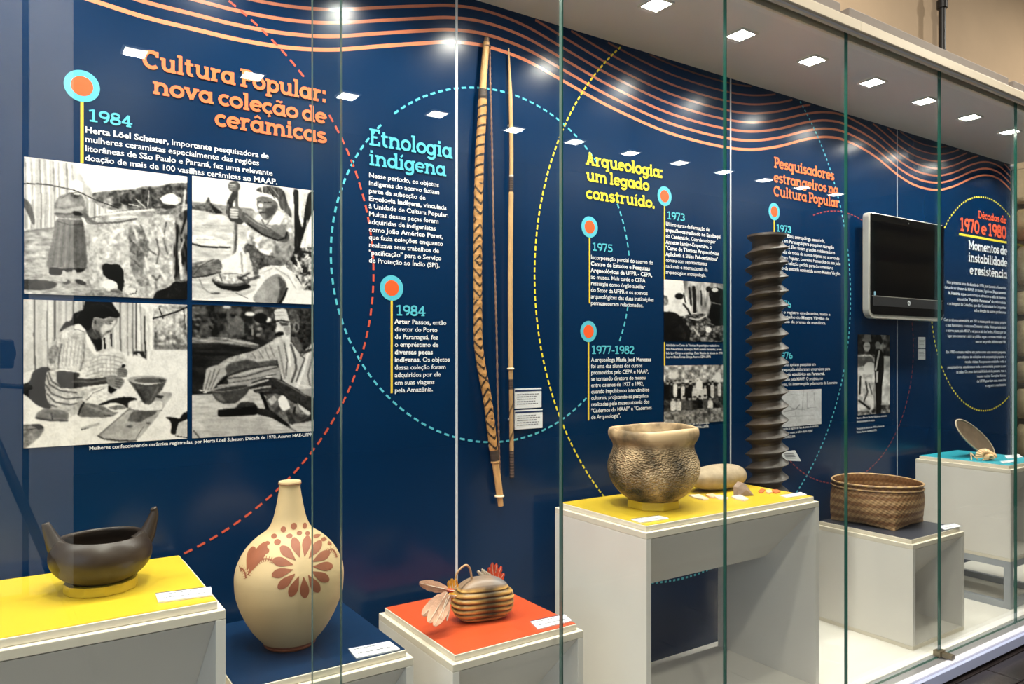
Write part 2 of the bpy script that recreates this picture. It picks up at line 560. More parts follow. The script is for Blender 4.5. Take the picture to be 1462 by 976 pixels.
class Flat:
    """flat prints on the mural, built as thin meshes a hair in front of the panel"""
    def __init__(s, lift=0.0006):
        s.b = B()
        s.y = YW - lift

    def poly(s, pts):
        n = len(pts)
        s.b.add([(p[0], s.y, p[1]) for p in pts], [tuple(range(n))])
        return s

    def stroke(s, pts, t, closed=False, clipz=None):
        pts = [Vector((p[0], p[1])) for p in pts]
        L = []
        n = len(pts)
        for i, p in enumerate(pts):
            a = pts[i - 1] if (i > 0 or closed) else p
            c = pts[(i + 1) % n] if (i < n - 1 or closed) else p
            d1 = (p - a).normalized() if (p - a).length > 1e-9 else (c - p).normalized()
            d2 = (c - p).normalized() if (c - p).length > 1e-9 else d1
            m_ = (d1 + d2)
            m_ = m_.normalized() if m_.length > 1e-6 else d1
            nn = Vector((-m_.y, m_.x))
            k_ = 1 / max(0.5, nn.dot(Vector((-d1.y, d1.x))))
            L.append((p + nn * t * 0.5 * k_, p - nn * t * 0.5 * k_))
        for i in range(n if closed else n - 1):
            q = [L[i][0], L[i][1], L[(i + 1) % n][1], L[(i + 1) % n][0]]
            if clipz is not None and max(p.y for p in q) > clipz:
                continue
            s.poly([(p.x, p.y) for p in q])
        return s

    def build(s, name, m, parent=mural, label=None):
        o = s.b.build(name, m, parent)
        if label:
            o['label'] = label
        return o


def catmull(pts, n=12):
    out = []
    P = [pts[0]] + list(pts) + [pts[-1]]
    for i in range(1, len(P) - 2):
        for k_ in range(n):
            t = k_ / n
            out.append(tuple(0.5 * ((2 * P[i][d]) + (-P[i - 1][d] + P[i + 1][d]) * t + (2 * P[i - 1][d] - 5 * P[i][d] + 4 * P[i + 1][d] - P[i + 2][d]) * t * t
                              + (-P[i - 1][d] + 3 * P[i][d] - 3 * P[i + 1][d] + P[i + 2][d]) * t ** 3) for d in range(len(pts[0]))))
    out.append(tuple(pts[-1]))
    return out


# --- orange waves
wave_px = [(130, 0), (205, 24), (274, 41), (342, 57), (411, 68), (475, 71), (543, 66), (600, 62), (645, 60), (693, 66), (748, 85), (803, 115), (868, 151), (940, 184),
           (990, 200), (1035, 210), (1073, 213.5), (1111, 209), (1150, 199), (1180, 195.5), (1208, 201), (1246, 221), (1285, 252), (1311, 266), (1338, 271),
           (1361, 266), (1388, 254), (1408, 250), (1427, 256), (1444, 271)]
wave = [WP(*p) for p in wave_px]
w0, w1 = wave[0], wave[1]
sl = (w1[1] - w0[1]) / (w1[0] - w0[0])
wave = [(w0[0] - 0.25, w0[1] - sl * 0.25)] + wave
wave[-1] = (4.731, wave[-1][1])
wave = catmull(wave, 10)
for k in range(9):
    fl = Flat(0.0007)
    fl.stroke([(p[0], p[1] + 0.0362 * k) for p in wave], 0.0105 - 0.0006 * k, clipz=CZ - 0.001)
    if fl.b.f:
        fl.build('wave_line', INK['wave%d' % k])


def circ3(a, b, c):
    (x1, y1), (x2, y2), (x3, y3) = a, b, c
    d = 2 * (x1 * (y2 - y3) + x2 * (y3 - y1) + x3 * (y1 - y2))
    ux = ((x1**2 + y1**2) * (y2 - y3) + (x2**2 + y2**2) * (y3 - y1) + (x3**2 + y3**2) * (y1 - y2)) / d
    uy = ((x1**2 + y1**2) * (x3 - x2) + (x2**2 + y2**2) * (x1 - x3) + (x3**2 + y3**2) * (x2 - x1)) / d
    return ux, uy, math.hypot(x1 - ux, y1 - uy)


def dashed(cx, cz, r, arcs, dash, gap, t, ink_, name='dashed_ring', label=None, lift=0.0009):
    fl = Flat(lift)
    for (a0, a1) in arcs:
        a = R(a0)
        while a < R(a1):
            e = a + dash / r
            pts = [(cx + r * math.cos(a + (e - a) * q / 3), cz + r * math.sin(a + (e - a) * q / 3)) for q in range(4)]
            if all(p[1] < CZ - 0.002 and p[0] < 4.73 for p in pts):
                fl.stroke(pts, t)
            a = e + gap / r
    return fl.build(name, INK[ink_], mural, label)


def arc_between(c, p, q):
    a = math.degrees(math.atan2(p[1] - c[1], p[0] - c[0]))
    b = math.degrees(math.atan2(q[1] - c[1], q[0] - c[0]))
    return a, b


# cyan ring around the ethnology block
cz_ = ZC + 0.270
dashed(1.265, cz_, 0.545, [(-24.7, -11), (7.7, 25.8), (44, 130), (137, 309.5)], 0.017, 0.011, 0.0060, 'cyan', label='cyan dashed ring')
# yellow ring (left arc)
c_ = circ3(WP(885, 68), WP(763, 385), WP(857, 702))
a0, _ = arc_between(c_, WP(885, 66), (0, 0))
_, a1 = arc_between(c_, (0, 0), WP(862, 710))
dashed(c_[0], c_[1], c_[2], [(a0, a1 + 360 if a1 < a0 else a1)], 0.015, 0.008, 0.0060, 'yellow', label='yellow dashed arc')
# red ring
c_ = circ3(WP(405, 75), WP(533, 385), WP(262, 790))
b0 = arc_between(c_, WP(262, 788), WP(470, 166))
b1 = arc_between(c_, WP(433, 110), WP(318, 0))
dashed(c_[0], c_[1], c_[2], [b0, b1], 0.020, 0.012, 0.0056, 'red_dash', label='red dashed arc')
# cyan dotted arc on the fourth panel
c_ = circ3(WP(1165, 190), WP(1213, 390), WP(1145, 690))
b0 = arc_between(c_, WP(1000, 828), WP(1125, 130))
dashed(c_[0], c_[1], c_[2], [(-112, b0[1])], 0.011, 0.011, 0.0075, 'cyan', label='cyan dotted arc')
# dark red ring round the screen
c_ = circ3(WP(1205, 303), WP(1303, 520), WP(1240, 670))
dashed(c_[0], c_[1], c_[2], [(-155, 110)], 0.016, 0.010, 0.0050, 'dark_red', label='dark red dashed ring')
# yellow ring at the right end
c_ = circ3(WP(1396, 281), WP(1333, 480), WP(1403, 586))
dashed(c_[0], c_[1], c_[2], [(-70, 290)], 0.013, 0.012, 0.0085, 'yellow', label='yellow dotted ring')


# --- markers: cyan disc, orange centre, yellow stem
def marker(px, py, stems):
    x, z = WP(px, py)
    n = 40
    Flat(0.0012).poly([(x + 0.0358 * math.cos(-2 * PI * i / n), z + 0.0358 * math.sin(-2 * PI * i / n)) for i in range(n)]).build('marker_disc', INK['cyan'])
    Flat(0.0016).poly([(x + 0.0222 * math.cos(-2 * PI * i / n), z + 0.0222 * math.sin(-2 * PI * i / n)) for i in range(n)]).build('marker_centre', INK['disc_orange'])
    for (ya, yb) in stems:
        za, zb = WP(px, ya)[1], WP(px, yb)[1]
        Flat(0.0010).poly([(x - 0.0032, zb), (x + 0.0032, zb), (x + 0.0032, za), (x - 0.0032, za)]).build('marker_stem', INK['gold'])


marker(117, 123, [(144, 233)])
marker(559, 411, [(428, 561)])
marker(841.5, 324, [(338, 433)])
marker(840, 473, [(487, 600)])
marker(948.5, 280, [(294, 400), (488, 522)])
marker(1105, 302, [(314, 640)])

# ------------------------------------------------------------------ slab-serif lettering drawn as strokes
T_ = 0.165
S_ = 0.125


def arc(cx, cy, rx, ry, a0, a1, n=14):
    return [(cx + rx * math.cos(R(a0 + (a1 - a0) * i / n)), cy + ry * math.sin(R(a0 + (a1 - a0) * i / n))) for i in range(n + 1)]


XH = 0.71
XT = XH - T_ / 2


def bs(x, l=0.15, r=0.15, y=S_ / 2):
    return ([(x - l, y), (x + r, y)], S_)


def ts(x, y=XH - S_ / 2, l=0.16, r=0.05):
    return ([(x - l, y), (x + r, y)], S_)


def stem(x, y0, y1):
    return ([(x, y0), (x, y1)], T_)


def bowl(cx, rx=0.235, cy=0.35, ry=0.268):
    return (arc(cx, cy, rx, ry, 0, 360, 26), T_)


def acc(kind, x, y=0.84):
    if kind == 'acute': return [([(x - 0.04, y - 0.01), (x + 0.12, y + 0.15)], 0.11)]
    if kind == 'circ': return [([(x - 0.15, y - 0.01), (x, y + 0.12), (x + 0.15, y - 0.01)], 0.09)]
    if kind == 'tilde': return [([(x - 0.17, y), (x - 0.08, y + 0.07), (x + 0.06, y), (x + 0.16, y + 0.08)], 0.09)]
    if kind == 'dot': return [([(x - 0.085, y + 0.05), (x + 0.085, y + 0.05)], 0.17)]


G = {}
G['i'] = ([stem(.20, 0, .70), ts(.20), bs(.20)] + acc('dot', .18), .40)
G['í'] = ([stem(.20, 0, .70), ts(.20), bs(.20)] + acc('acute', .18), .40)
G['l'] = ([stem(.20, 0, 1.02), ts(.20, 1.02 - S_ / 2), bs(.20)], .40)
G['n'] = ([stem(.19, 0, .70), ts(.19), bs(.19), (arc(.41, .39, .22, .228, 175, 0), T_), stem(.63, 0, .39), bs(.63)], .82)
G['m'] = ([stem(.19, 0, .70), ts(.19), bs(.19), (arc(.38, .39, .19, .228, 175, 0), T_), stem(.57, 0, .39), bs(.57, .1, .1), (arc(.76, .39, .19, .228, 175, 0), T_), stem(.95, 0, .39), bs(.95, .1, .15)], 1.13)
G['u'] = ([stem(.19, .3, .70), ts(.19), (arc(.40, .31, .21, .228, 180, 360), T_), stem(.61, 0, .70), ts(.61, l=.13), bs(.61, 0, .15)], .80)
G['r'] = ([stem(.19, 0, .70), ts(.19), bs(.19, .15, .17), (arc(.40, .40, .20, .215, 175, 60), T_)], .57)
G['o'] = ([bowl(.34, .255)], .68)
G['c'] = ([(arc(.34, .35, .25, .268, 48, 318), T_)], .60)
G['ç'] = (G['c'][0] + [([(.34, .02), (.42, -.12), (.30, -.17)], .08)], .60)
G['e'] = ([(arc(.34, .35, .25, .268, -2, 316, 22)[0:], T_), ([(.12, .355), (.58, .355)], .11)], .66)
G['ê'] = (G['e'][0] + acc('circ', .34), .66)
G['é'] = (G['e'][0] + acc('acute', .34), .66)
G['a'] = ([bowl(.32), stem(.57, 0, .70), bs(.57, 0, .16)], .74)
G['ã'] = (G['a'][0] + acc('tilde', .36), .74)
G['â'] = (G['a'][0] + acc('circ', .36), .74)
G['d'] = ([bowl(.32), stem(.57, 0, 1.02), ts(.57, 1.02 - S_ / 2), bs(.57, 0, .16)], .76)
G['b'] = ([stem(.19, 0, 1.02), ts(.19, 1.02 - S_ / 2), bowl(.43)], .74)
G['p'] = ([stem(.19, -.28, .70), ts(.19), bs(.19, .15, .17, -.28 + S_ / 2), bowl(.43)], .75)
G['q'] = ([bowl(.32), stem(.57, -.28, .70), bs(.57, .15, .15, -.28 + S_ / 2)], .76)
G['g'] = ([bowl(.32), stem(.57, -.02, .70), ts(.60, l=0.0, r=.12), (arc(.33, -.02, .24, .19, 0, -150), T_ * 0.9)], .74)
G['t'] = ([([(.20, .90), (.20, .24)], T_), (arc(.34, .24, .14, .158, 180, 300), T_), ([(.03, XH - S_ / 2), (.44, XH - S_ / 2)], S_)], .50)
G['s'] = ([(arc(.29, .492, .19, .128, 25, 265) + arc(.29, .212, .20, .132, 85, -155), T_ * 0.92)], .56)
G['v'] = ([([(.14, .68), (.36, .06)], T_), ([(.36, .06), (.58, .68)], T_), ([(.0, XH - S_ / 2), (.27, XH - S_ / 2)], S_), ([(.45, XH - S_ / 2), (.72, XH - S_ / 2)], S_)], .73)
G['C'] = ([(arc(.42, .5, .33, .415, 50, 314, 20), T_ * 1.05), ([(.66, .66), (.66, .97)], S_)], .80)
G['P'] = ([stem(.21, 0, 1), bs(.21, .17, .18), ([(.04, 1 - S_ / 2), (.42, 1 - S_ / 2)], S_), (arc(.42, .69, .20, .24, 90, -90), T_), ([(.2, .45), (.42, .45)], S_)], .70)
G['E'] = ([stem(.21, 0, 1), ([(.04, S_ / 2), (.68, S_ / 2)], S_), ([(.04, 1 - S_ / 2), (.66, 1 - S_ / 2)], S_), ([(.2, .51), (.52, .51)], S_), ([(.64, 0), (.64, .26)], S_), ([(.62, .76), (.62, 1)], S_)], .76)
G['A'] = ([([(.20, .03), (.44, .96)], T_), ([(.44, .96), (.70, .03)], T_), ([(.27, .30), (.62, .30)], S_), bs(.18), bs(.72), ([(.30, 1 - S_ / 2), (.46, 1 - S_ / 2)], S_)], .90)
G['D'] = ([stem(.21, 0, 1), ([(.04, S_ / 2), (.40, S_ / 2)], S_), ([(.04, 1 - S_ / 2), (.40, 1 - S_ / 2)], S_), (arc(.38, .5, .32, .43, 90, -90), T_)], .84)
G['M'] = ([stem(.20, 0, 1), stem(.90, 0, 1), ([(.22, .96), (.55, .25)], T_ * .9), ([(.55, .25), (.88, .96)], T_ * .9), bs(.20), bs(.90), ([(.03, 1 - S_ / 2), (.24, 1 - S_ / 2)], S_), ([(.86, 1 - S_ / 2), (1.07, 1 - S_ / 2)], S_)], 1.10)
G['1'] = ([stem(.27, 0, 1), bs(.27, .2, .2), ([(.04, .84), (.27, .95)], S_)], .52)
G['9'] = ([(arc(.33, .68, .22, .24, 0, 360, 22), T_), (arc(.22, .60, .33, .53, 5, -75, 14), T_)], .62)
G['8'] = ([(arc(.33, .74, .19, .19, 0, 360, 20), T_), (arc(.33, .28, .23, .21, 0, 360, 22), T_)], .64)
G['4'] = ([([(.42, 0), (.42, .96)], T_), ([(.42, .94), (.09, .32)], T_ * .9), ([(.05, .30), (.62, .30)], S_), bs(.42, .13, .13)], .66)
G['7'] = ([([(.05, 1 - S_ / 2), (.56, 1 - S_ / 2)], S_ * 1.2), ([(.52, .95), (.24, 0)], T_), ([(.06, .80), (.06, 1)], S_)], .60)
G['5'] = ([([(.54, 1 - S_ / 2), (.14, 1 - S_ / 2)], S_), ([(.16, .98), (.14, .52)], T_ * .9), (arc(.28, .34, .24, .25, 110, -140, 18), T_)], .62)
G['3'] = ([(arc(.27, .73, .21, .19, 150, -75, 16), T_), (arc(.27, .30, .25, .22, 80, -150, 16), T_)], .60)
G['2'] = ([(arc(.29, .70, .22, .22, 160, -30, 14) + [(.10, .10)], T_), ([(.06, S_ / 2), (.58, S_ / 2)], S_)], .64)
G['0'] = ([(arc(.33, .5, .23, .42, 0, 360, 24), T_)], .66)
G['6'] = ([(arc(.33, .30, .22, .22, 0, 360, 22), T_), (arc(.44, .38, .33, .53, 120, 185, 12), T_)], .64)
G[':'] = ([([(.06, .10), (.24, .10)], .18), ([(.06, .60), (.24, .60)], .18)], .30)
G['.'] = ([([(.06, .09), (.24, .09)], .18)], .30)
G['-'] = ([([(.05, .38), (.36, .38)], .13)], .42)
G[' '] = ([], .26)


TIGHT = 0.035


def slab(text, xl, xr, yb, cap_px, ink_, heavy=1.0, name='title_lettering', label=None, italic=0.0):
    """xl, xr, yb: picture positions of the left end, the right end and the baseline at the left end"""
    X0, Z0 = WP(xl, yb)
    X1, _ = WP(xr, yb)
    cap = WP(xl, yb - cap_px)[1] - Z0
    adv = sum(G[c][1] - TIGHT for c in text)
    sx = (X1 - X0) / adv
    fl = Flat(0.0020)
    x = 0.0
    for c in text:
        for pts, t in G[c][0]:
            fl.y -= 0.00003
            pts = [((x + p[0]) * sx + X0 + italic * p[1] * cap, p[1] * cap + Z0) for p in pts]
            # thickness lives in cap units; squeeze with the width of the line
            fl.stroke(pts, t * heavy * 1.12 * (cap + sx) / 2, closed=False)
        x += G[c][1] - TIGHT
    return fl.build(name, INK[ink_], mural, label)


slab('Cultura Popular:', 203, 465, 96.5, 27, 'orange', 0.98)
slab('nova coleção de', 217, 465, 133.5, 25, 'orange', 0.98)
slab('cerâmicas', 306, 465, 179.5, 25, 'orange', 0.98)
slab('Etnologia', 526, 645, 207, 24, 'cyan', 0.9)
slab('indígena', 526, 636, 235.5, 22, 'cyan', 0.9)
slab('Arqueologia:', 835, 945, 234.5, 18, 'yellow', 0.98)
slab('um legado', 836, 926, 257.5, 17, 'yellow', 0.98)
slab('construído.', 836, 934, 283, 17, 'yellow', 0.98)
slab('Pesquisadores', 1104, 1190, 239, 15.5, 'orange', 0.95)
slab('estrangeiros na', 1104, 1196, 259.5, 15, 'orange', 0.95)
slab('Cultura Popular', 1104, 1197, 279.5, 15, 'orange', 0.95)
slab('Décadas de', 1396, 1436, 311, 10.5, 'orange_red', 1.0)
slab('1970 e 1980', 1370, 1436, 329, 19, 'orange_red', 1.05)
slab('Momentos de', 1382, 1437, 355.5, 13, 'white', 0.95)
slab('instabilidade', 1382, 1437, 373, 13, 'white', 0.95)
slab('e resistência', 1384, 1437, 391, 13, 'white', 0.95)
a_, b_ = WP(1369, 334), WP(1437, 334)
Flat(0.0012).poly([(a_[0], a_[1] - .006), (b_[0], a_[1] - .006), (b_[0], a_[1] + .006), (a_[0], a_[1] + .006)]).build('underline', INK['yellow'])
slab('1984', 126, 189, 173, 17.5, 'cyan', 0.82, 'year_lettering')
slab('1984', 565, 607, 450, 15, 'cyan', 0.82, 'year_lettering')
slab('1975', 845, 874, 357.5, 11.3, 'cyan', 0.82, 'year_lettering')
slab('1973', 952, 977, 312.5, 11, 'cyan', 0.82, 'year_lettering')
slab('1977-1982', 844, 905, 505, 12, 'cyan', 0.82, 'year_lettering')
slab('1973', 1108, 1129, 330, 10, 'cyan', 0.82, 'year_lettering')
slab('1976', 1108, 1129, 438, 10, 'cyan', 0.82, 'year_lettering')
slab('1976', 1109, 1131, 512, 9.5, 'cyan', 0.82, 'year_lettering')


# ------------------------------------------------------------------ running text with the built-in font
def glyph_mesh(text, bold=False, size=1.0, narrow=1.0):
    cu = bpy.data.curves.new('t', 'FONT')
    cu.body = text
    cu.size = size
    cu.resolution_u = 2
    cu.fill_mode = 'FRONT'
    cu.offset = 0.030 if bold else 0.012
    cu.space_character = 0.97 if not bold else 1.02
    ob = bpy.data.objects.new('t', cu)
    COL.objects.link(ob)
    dg = bpy.context.evaluated_depsgraph_get()
    me = ob.evaluated_get(dg).to_mesh()
    vs = [tuple(v.co) for v in me.vertices]
    fs = [tuple(p.vertices) for p in me.polygons]
    ob.to_mesh_clear()
    bpy.data.objects.remove(ob)
    bpy.data.curves.remove(cu)
    return vs, fs


def text_block(lines, xl, y_first, y_last, x_right, cap_px=None, ink_='white', right_aligned=None, name='body_text', longest=None, body=0.70):
    """lines use *bold* marks; the block keeps one letter width, fitted on its longest line"""
    X0, Z0 = WP(xl, y_first)
    Zn = WP(xl, y_last)[1]
    dz = (Zn - Z0) / max(1, len(lines) - 1)
    made = []
    for ln in lines:
        x = 0.0
        segs = []
        for i, s_ in enumerate(ln.split('*')):
            if not s_:
                continue
            vs, fs = glyph_mesh(s_, bold=(i % 2 == 1))
            wdt = max((v[0] for v in vs), default=0.3)
            lead = 0.25 if s_[0] == ' ' else 0.0
            segs.append((x, vs, fs))
            x += wdt + (0.28 if s_.endswith(' ') else 0.03)
        made.append((segs, x))
    wmax = max(m_[1] for m_ in made)
    X1 = WP(x_right, y_first)[0]
    sx = (X1 - X0) / wmax
    if cap_px:
        sz = (WP(xl, y_first - cap_px)[1] - Z0) / 0.70
    else:
        sz = abs(dz) * body / 0.98
    fl = B()
    for k_, (segs, wd) in enumerate(made):
        off = (wmax - wd) * sx if right_aligned else 0.0
        for (x, vs, fs) in segs:
            fl.add([(X0 + off + (x + v[0]) * sx, YW - 0.0018, Z0 + dz * k_ + v[1] * sz) for v in vs], fs)
    return fl.build(name, INK[ink_], mural)


text_block(['*Herta Löel Scheuer,* importante pesquisadora de', 'mulheres ceramistas especialmente das regiões',
            'litorâneas de São Paulo e Paraná, fez uma relevante', 'doação de mais de 100 vasilhas cerâmicas ao *MAAP.*'], 121, 189, 229, 396, body=.9)
text_block(['Nesse período, os objetos', 'indígenas do acervo faziam', 'parte da subseção de', '*Ergologia Indígena,* vinculada', 'à Unidade de Cultura Popular.',
            'Muitas dessas peças foram', 'adquiridas de indigenistas', 'como *João Américo Peret,*', 'que fazia coleções enquanto', 'realizava seus trabalhos de',
            '"pacificação" para o Serviço', 'de Proteção ao Índio (SPI).'], 526, 253, 374.5, 640, body=.86)
text_block(['*Artur Passos,* então', 'diretor do Porto', 'de Paranaguá, fez', 'o empréstimo de', '*diversas peças*', '*indígenas.* Os objetos', 'dessa coleção foram',
            'adquiridos por ele', 'em suas viagens', 'pela Amazônia.'], 563, 462, 560, 642, body=.86)
text_block(['Incorporação parcial do acervo do', '*Centro de Estudos e Pesquisas*', '*Arqueológicas da UFPR - CEPA,*', 'ao museu. Mais tarde o CEPA', 'ressurgiu como órgão auxiliar',
            'do Setor da UFPR e os acervos', 'arqueológicos das duas instituições', 'permaneceram relacionados.'], 843, 369.5, 435, 933, body=.9)
text_block(['Último curso de formação de', '*arqueólogos realizado no Sambaqui*', '*do Centenário.* Coordenado por', '*Annette Laming-Emperaire,* o', '*"Curso de Técnicas Arqueológicas*',
            '*Aplicáveis à Sítios Pré-cerâmicos"*', 'contou com representantes', 'nacionais e internacionais da', 'arqueologia e antropologia.'], 950, 322, 390.5, 1028, body=.9)
text_block(['A arqueóloga *Maria José Menezes*', 'foi uma das alunas dos cursos', 'promovidos pelo CEPA e MAAP,', 'se tornando diretora do museu', 'entre os anos de 1977 e 1982,',
            'quando impulsionou intercâmbios', 'culturais, projetando as pesquisas', 'realizadas pelo museu através dos', '"Cadernos do MAAP" e "Cadernos', 'de Arqueologia".'], 843.5, 516, 598, 930, body=.9)
text_block(['Atividades no Curso de Técnicas Arqueológicas realizado no', 'Sítio Pré-cerâmico. Escavação, Prof. Loureiro Fernandes, ao seu',
            'lado Igor Chmyz e arqueóloga. Data: Meados da década de 1970', 'Acervo Maria Teresa Chmyz. Acervo CEPA-UFPR'], 950.5, 494, 511, 1031, body=.85, name='caption_text')
text_block(['Participantes do curso de Arqueologia', 'Década de 1970. Acervo CEPA-UFPR'], 950.5, 609, 615, 1012, body=.85, name='caption_text')
text_block(['Regina Blasi, antropóloga espanhola,', 'vem em Paranaguá para pesquisar na região', 'do litoral. Eles foram grandes colaboradores', 'através da troca de novos objetos no acervo de',
            'Cultura Popular. Loureiro Fernandes ou em Julio', 'de uma coleção pedida para documentar o', 'Fuso da entrada conhecida como Mestre Virgílio.'], 1109, 337, 384, 1200, body=.9)
text_block(['Fez o registro em desenho, texto e', 'do trabalho do *Mestre Virgílio* de', 'do Fuso de prensa de mandioca.'], 1109, 447, 460.5, 1185, body=.9)
text_block(['Em Julho, após as pesquisas em', 'Guaraqueçaba elaboraram um projeto para', 'um *estudo etnológico em Paranaguá,*', 'financiado pela MAAP. O projeto, no',
            'entanto, foi interrompido pela morte de Loureiro'], 1109, 522.5, 551, 1195, body=.9)
text_block(['Desenho de registro do Fuso de prensa de mandioca', 'exposto no museu, ao lado o objeto original', 'Acervo MAE-UFPR'], 1115, 614, 626, 1168, body=.8, name='caption_text')
text_block(['Mestre e filho na Ilha dos Valadares, retratados', 'durante pesquisa de campo', ' ', 'Fotografia da década de 1970 no litoral do', 'Paraná. Acervo do MAE-UFPR'], 1222.5, 598, 618, 1266, body=.8, name='caption_text')
text_block(['Mulheres confeccionando cerâmica registradas, por Herta Löell Scheuer. Década de 1970. Acervo MAE-UFPR'], 127, 642, 642, 446, cap_px=5.2, name='caption_text')
text_block(['Nos primeiros anos da década de 1970, José Loureiro Fernandes', 'deixa de ser diretor do MAAP. O museu, ligado ao *Departamento*',
            '*de História*, segue com cursos, e sofre com a saída de mestres,', 'exposições *"Populário Paranaense"* são reformuladas', 'e se integram às Coleções, que dão Continuidade às Campanhas',
            'sob a direção de outros professores'], 1348, 404, 442, 1436, right_aligned=True, body=.8)
text_block(['Com a reforma universitária, em 1971 o museu perde seu espaço próprio', 'e seus funcionários, e uma nova Diretoria é criada. Neste período inicial',
            'o acervo passa pelo MAAP e vai para a sala dos fundos. A busca por um', 'lugar para conservar e abrir ao público segue, e o museu trabalha aqui', 'sem ter um prédio definitivo até 1980'], 1347, 458, 488.5, 1436, right_aligned=True, body=.8)
text_block(['Em 1980 o museu reabre em parte como uma mostra pequena,', 'com objetos de coleções e da arqueologia popular, e', 'recebe visitas. Aos poucos o trabalho volta e',
            'pesquisadores, estudantes e toda a comunidade passam a usar', 'as salas. Os anos de instabilidade ainda passam, mas o', 'museu resiste. Gerações futuras', 'da UFPR guardam essa memória', 'e seguem a sua história'],
           1350, 504, 555, 1436, right_aligned=True, body=.8)


# ------------------------------------------------------------------ printed black-and-white photographs
class Photo:
    """tone map painted from plain shapes, kept as colours of a fine flat mesh"""
    def __init__(s, quad, nu, nv, base, seed=1):
        s.q = quad
        s.nu, s.nv = nu, nv
        u, v = np.meshgrid(np.linspace(0, 1, nu + 1), np.linspace(0, 1, nv + 1))
        (ax, ay), (bx, by), (cx, cy), (dx, dy) = quad     # TL TR BR BL
        s.X = (1 - v) * ((1 - u) * ax + u * bx) + v * ((1 - u) * dx + u * cx)
        s.Y = (1 - v) * ((1 - u) * ay + u * by) + v * ((1 - u) * dy + u * cy)
        s.I = np.full_like(s.X, float(base))
        s.r = np.random.RandomState(seed)

    def noise(s, sx, sy=None, oct=2):
        sy = sy or sx
        out = np.zeros_like(s.X)
        amp, tot = 1.0, 0.0
        for k_ in range(oct):
            gx = (s.X - s.X.min()) / (sx / 2 ** k_)
            gy = (s.Y - s.Y.min()) / (sy / 2 ** k_)
            W = s.r.rand(int(gy.max()) + 3, int(gx.max()) + 3) * 2 - 1
            ix, iy = gx.astype(int), gy.astype(int)
            fx, fy = gx - ix, gy - iy
            fx, fy = fx * fx * (3 - 2 * fx), fy * fy * (3 - 2 * fy)
            out += amp * ((W[iy, ix] * (1 - fx) + W[iy, ix + 1] * fx) * (1 - fy) + (W[iy + 1, ix] * (1 - fx) + W[iy + 1, ix + 1] * fx) * fy)
            tot += amp
            amp *= 0.6
        return out / tot

    def mask(s, pts):
        m_ = np.zeros(s.X.shape, bool)
        n = len(pts)
        for i in range(n):
            x1, y1 = pts[i]
            x2, y2 = pts[(i + 1) % n]
            if y1 == y2:
                continue
            c = ((s.Y < y1) != (s.Y < y2)) & (s.X < (x2 - x1) * (s.Y - y1) / (y2 - y1) + x1)
            m_ ^= c
        return m_

    def _put(s, m_, val, nz=0, sc=20, sy=None, a=1.0, soft=0):
        t = val + (s.noise(sc, sy) * nz if nz else 0)
        k_ = m_.astype(float)
        for _ in range(soft):
            P = np.pad(k_, 1, mode='edge')
            k_ = (P[1:-1, 1:-1] * 2 + P[:-2, 1:-1] + P[2:, 1:-1] + P[1:-1, :-2] + P[1:-1, 2:]) / 6
        k_ = k_ * a
        s.I = s.I * (1 - k_) + t * k_
        return s

    def poly(s, pts, val, nz=0, sc=20, sy=None, a=1.0, soft=0):
        x0, x1, y0, y1 = s.X.min(), s.X.max(), s.Y.min(), s.Y.max()
        # shapes that reach the edge of the print run on past it
        pts = [(x - 70 if x < x0 + 16 else x + 70 if x > x1 - 16 else x, y - 70 if y < y0 + 16 else y + 70 if y > y1 - 20 else y) for x, y in pts]
        if len(pts) > 4:
            for _ in range(2):              # corner cutting
                q = []
                for i in range(len(pts)):
                    (xa, ya), (xb, yb) = pts[i], pts[(i + 1) % len(pts)]
                    q += [(xa + (xb - xa) * .16, ya + (yb - ya) * .16), (xa + (xb - xa) * .84, ya + (yb - ya) * .84)]
                pts = q
        return s._put(s.mask(pts), val, nz, sc, sy, a, soft)

    def ell(s, cx, cy, rx, ry, val, rot=0, nz=0, sc=20, a=1.0, soft=0):
        c, d = math.cos(R(rot)), math.sin(R(rot))
        X, Y = s.X - cx, s.Y - cy
        return s._put(((X * c + Y * d) / rx) ** 2 + ((-X * d + Y * c) / ry) ** 2 < 1, val, nz, sc, None, a, soft)

    def line(s, pts, wd, val, nz=0, sc=20, w2=None, soft=0):
        m_ = np.zeros(s.X.shape, bool)
        n = len(pts) - 1
        for i in range(n):
            (x1, y1), (x2, y2) = pts[i], pts[i + 1]
            L2 = (x2 - x1) ** 2 + (y2 - y1) ** 2 + 1e-9
            t = np.clip(((s.X - x1) * (x2 - x1) + (s.Y - y1) * (y2 - y1)) / L2, 0, 1)
            ww = wd if w2 is None else wd + (w2 - wd) * (i + t) / n
            m_ |= ((s.X - x1 - t * (x2 - x1)) ** 2 + (s.Y - y1 - t * (y2 - y1)) ** 2) < (ww / 2) ** 2
        return s._put(m_, val, nz, sc, None, 1.0, soft)

    def shade(s, pts, delta, soft=1):
        s.I = np.where(s.mask(pts), s.I + delta, s.I)
        return s

    def grain(s, amt, sc, sy=None):
        s.I = s.I + s.noise(sc, sy, 3) * amt
        return s

    def blur(s, n=1):
        for _ in range(n):
            P = np.pad(s.I, 1, mode='edge')
            s.I = (P[1:-1, 1:-1] * 4 + P[:-2, 1:-1] + P[2:, 1:-1] + P[1:-1, :-2] + P[1:-1, 2:]) / 8
        return s

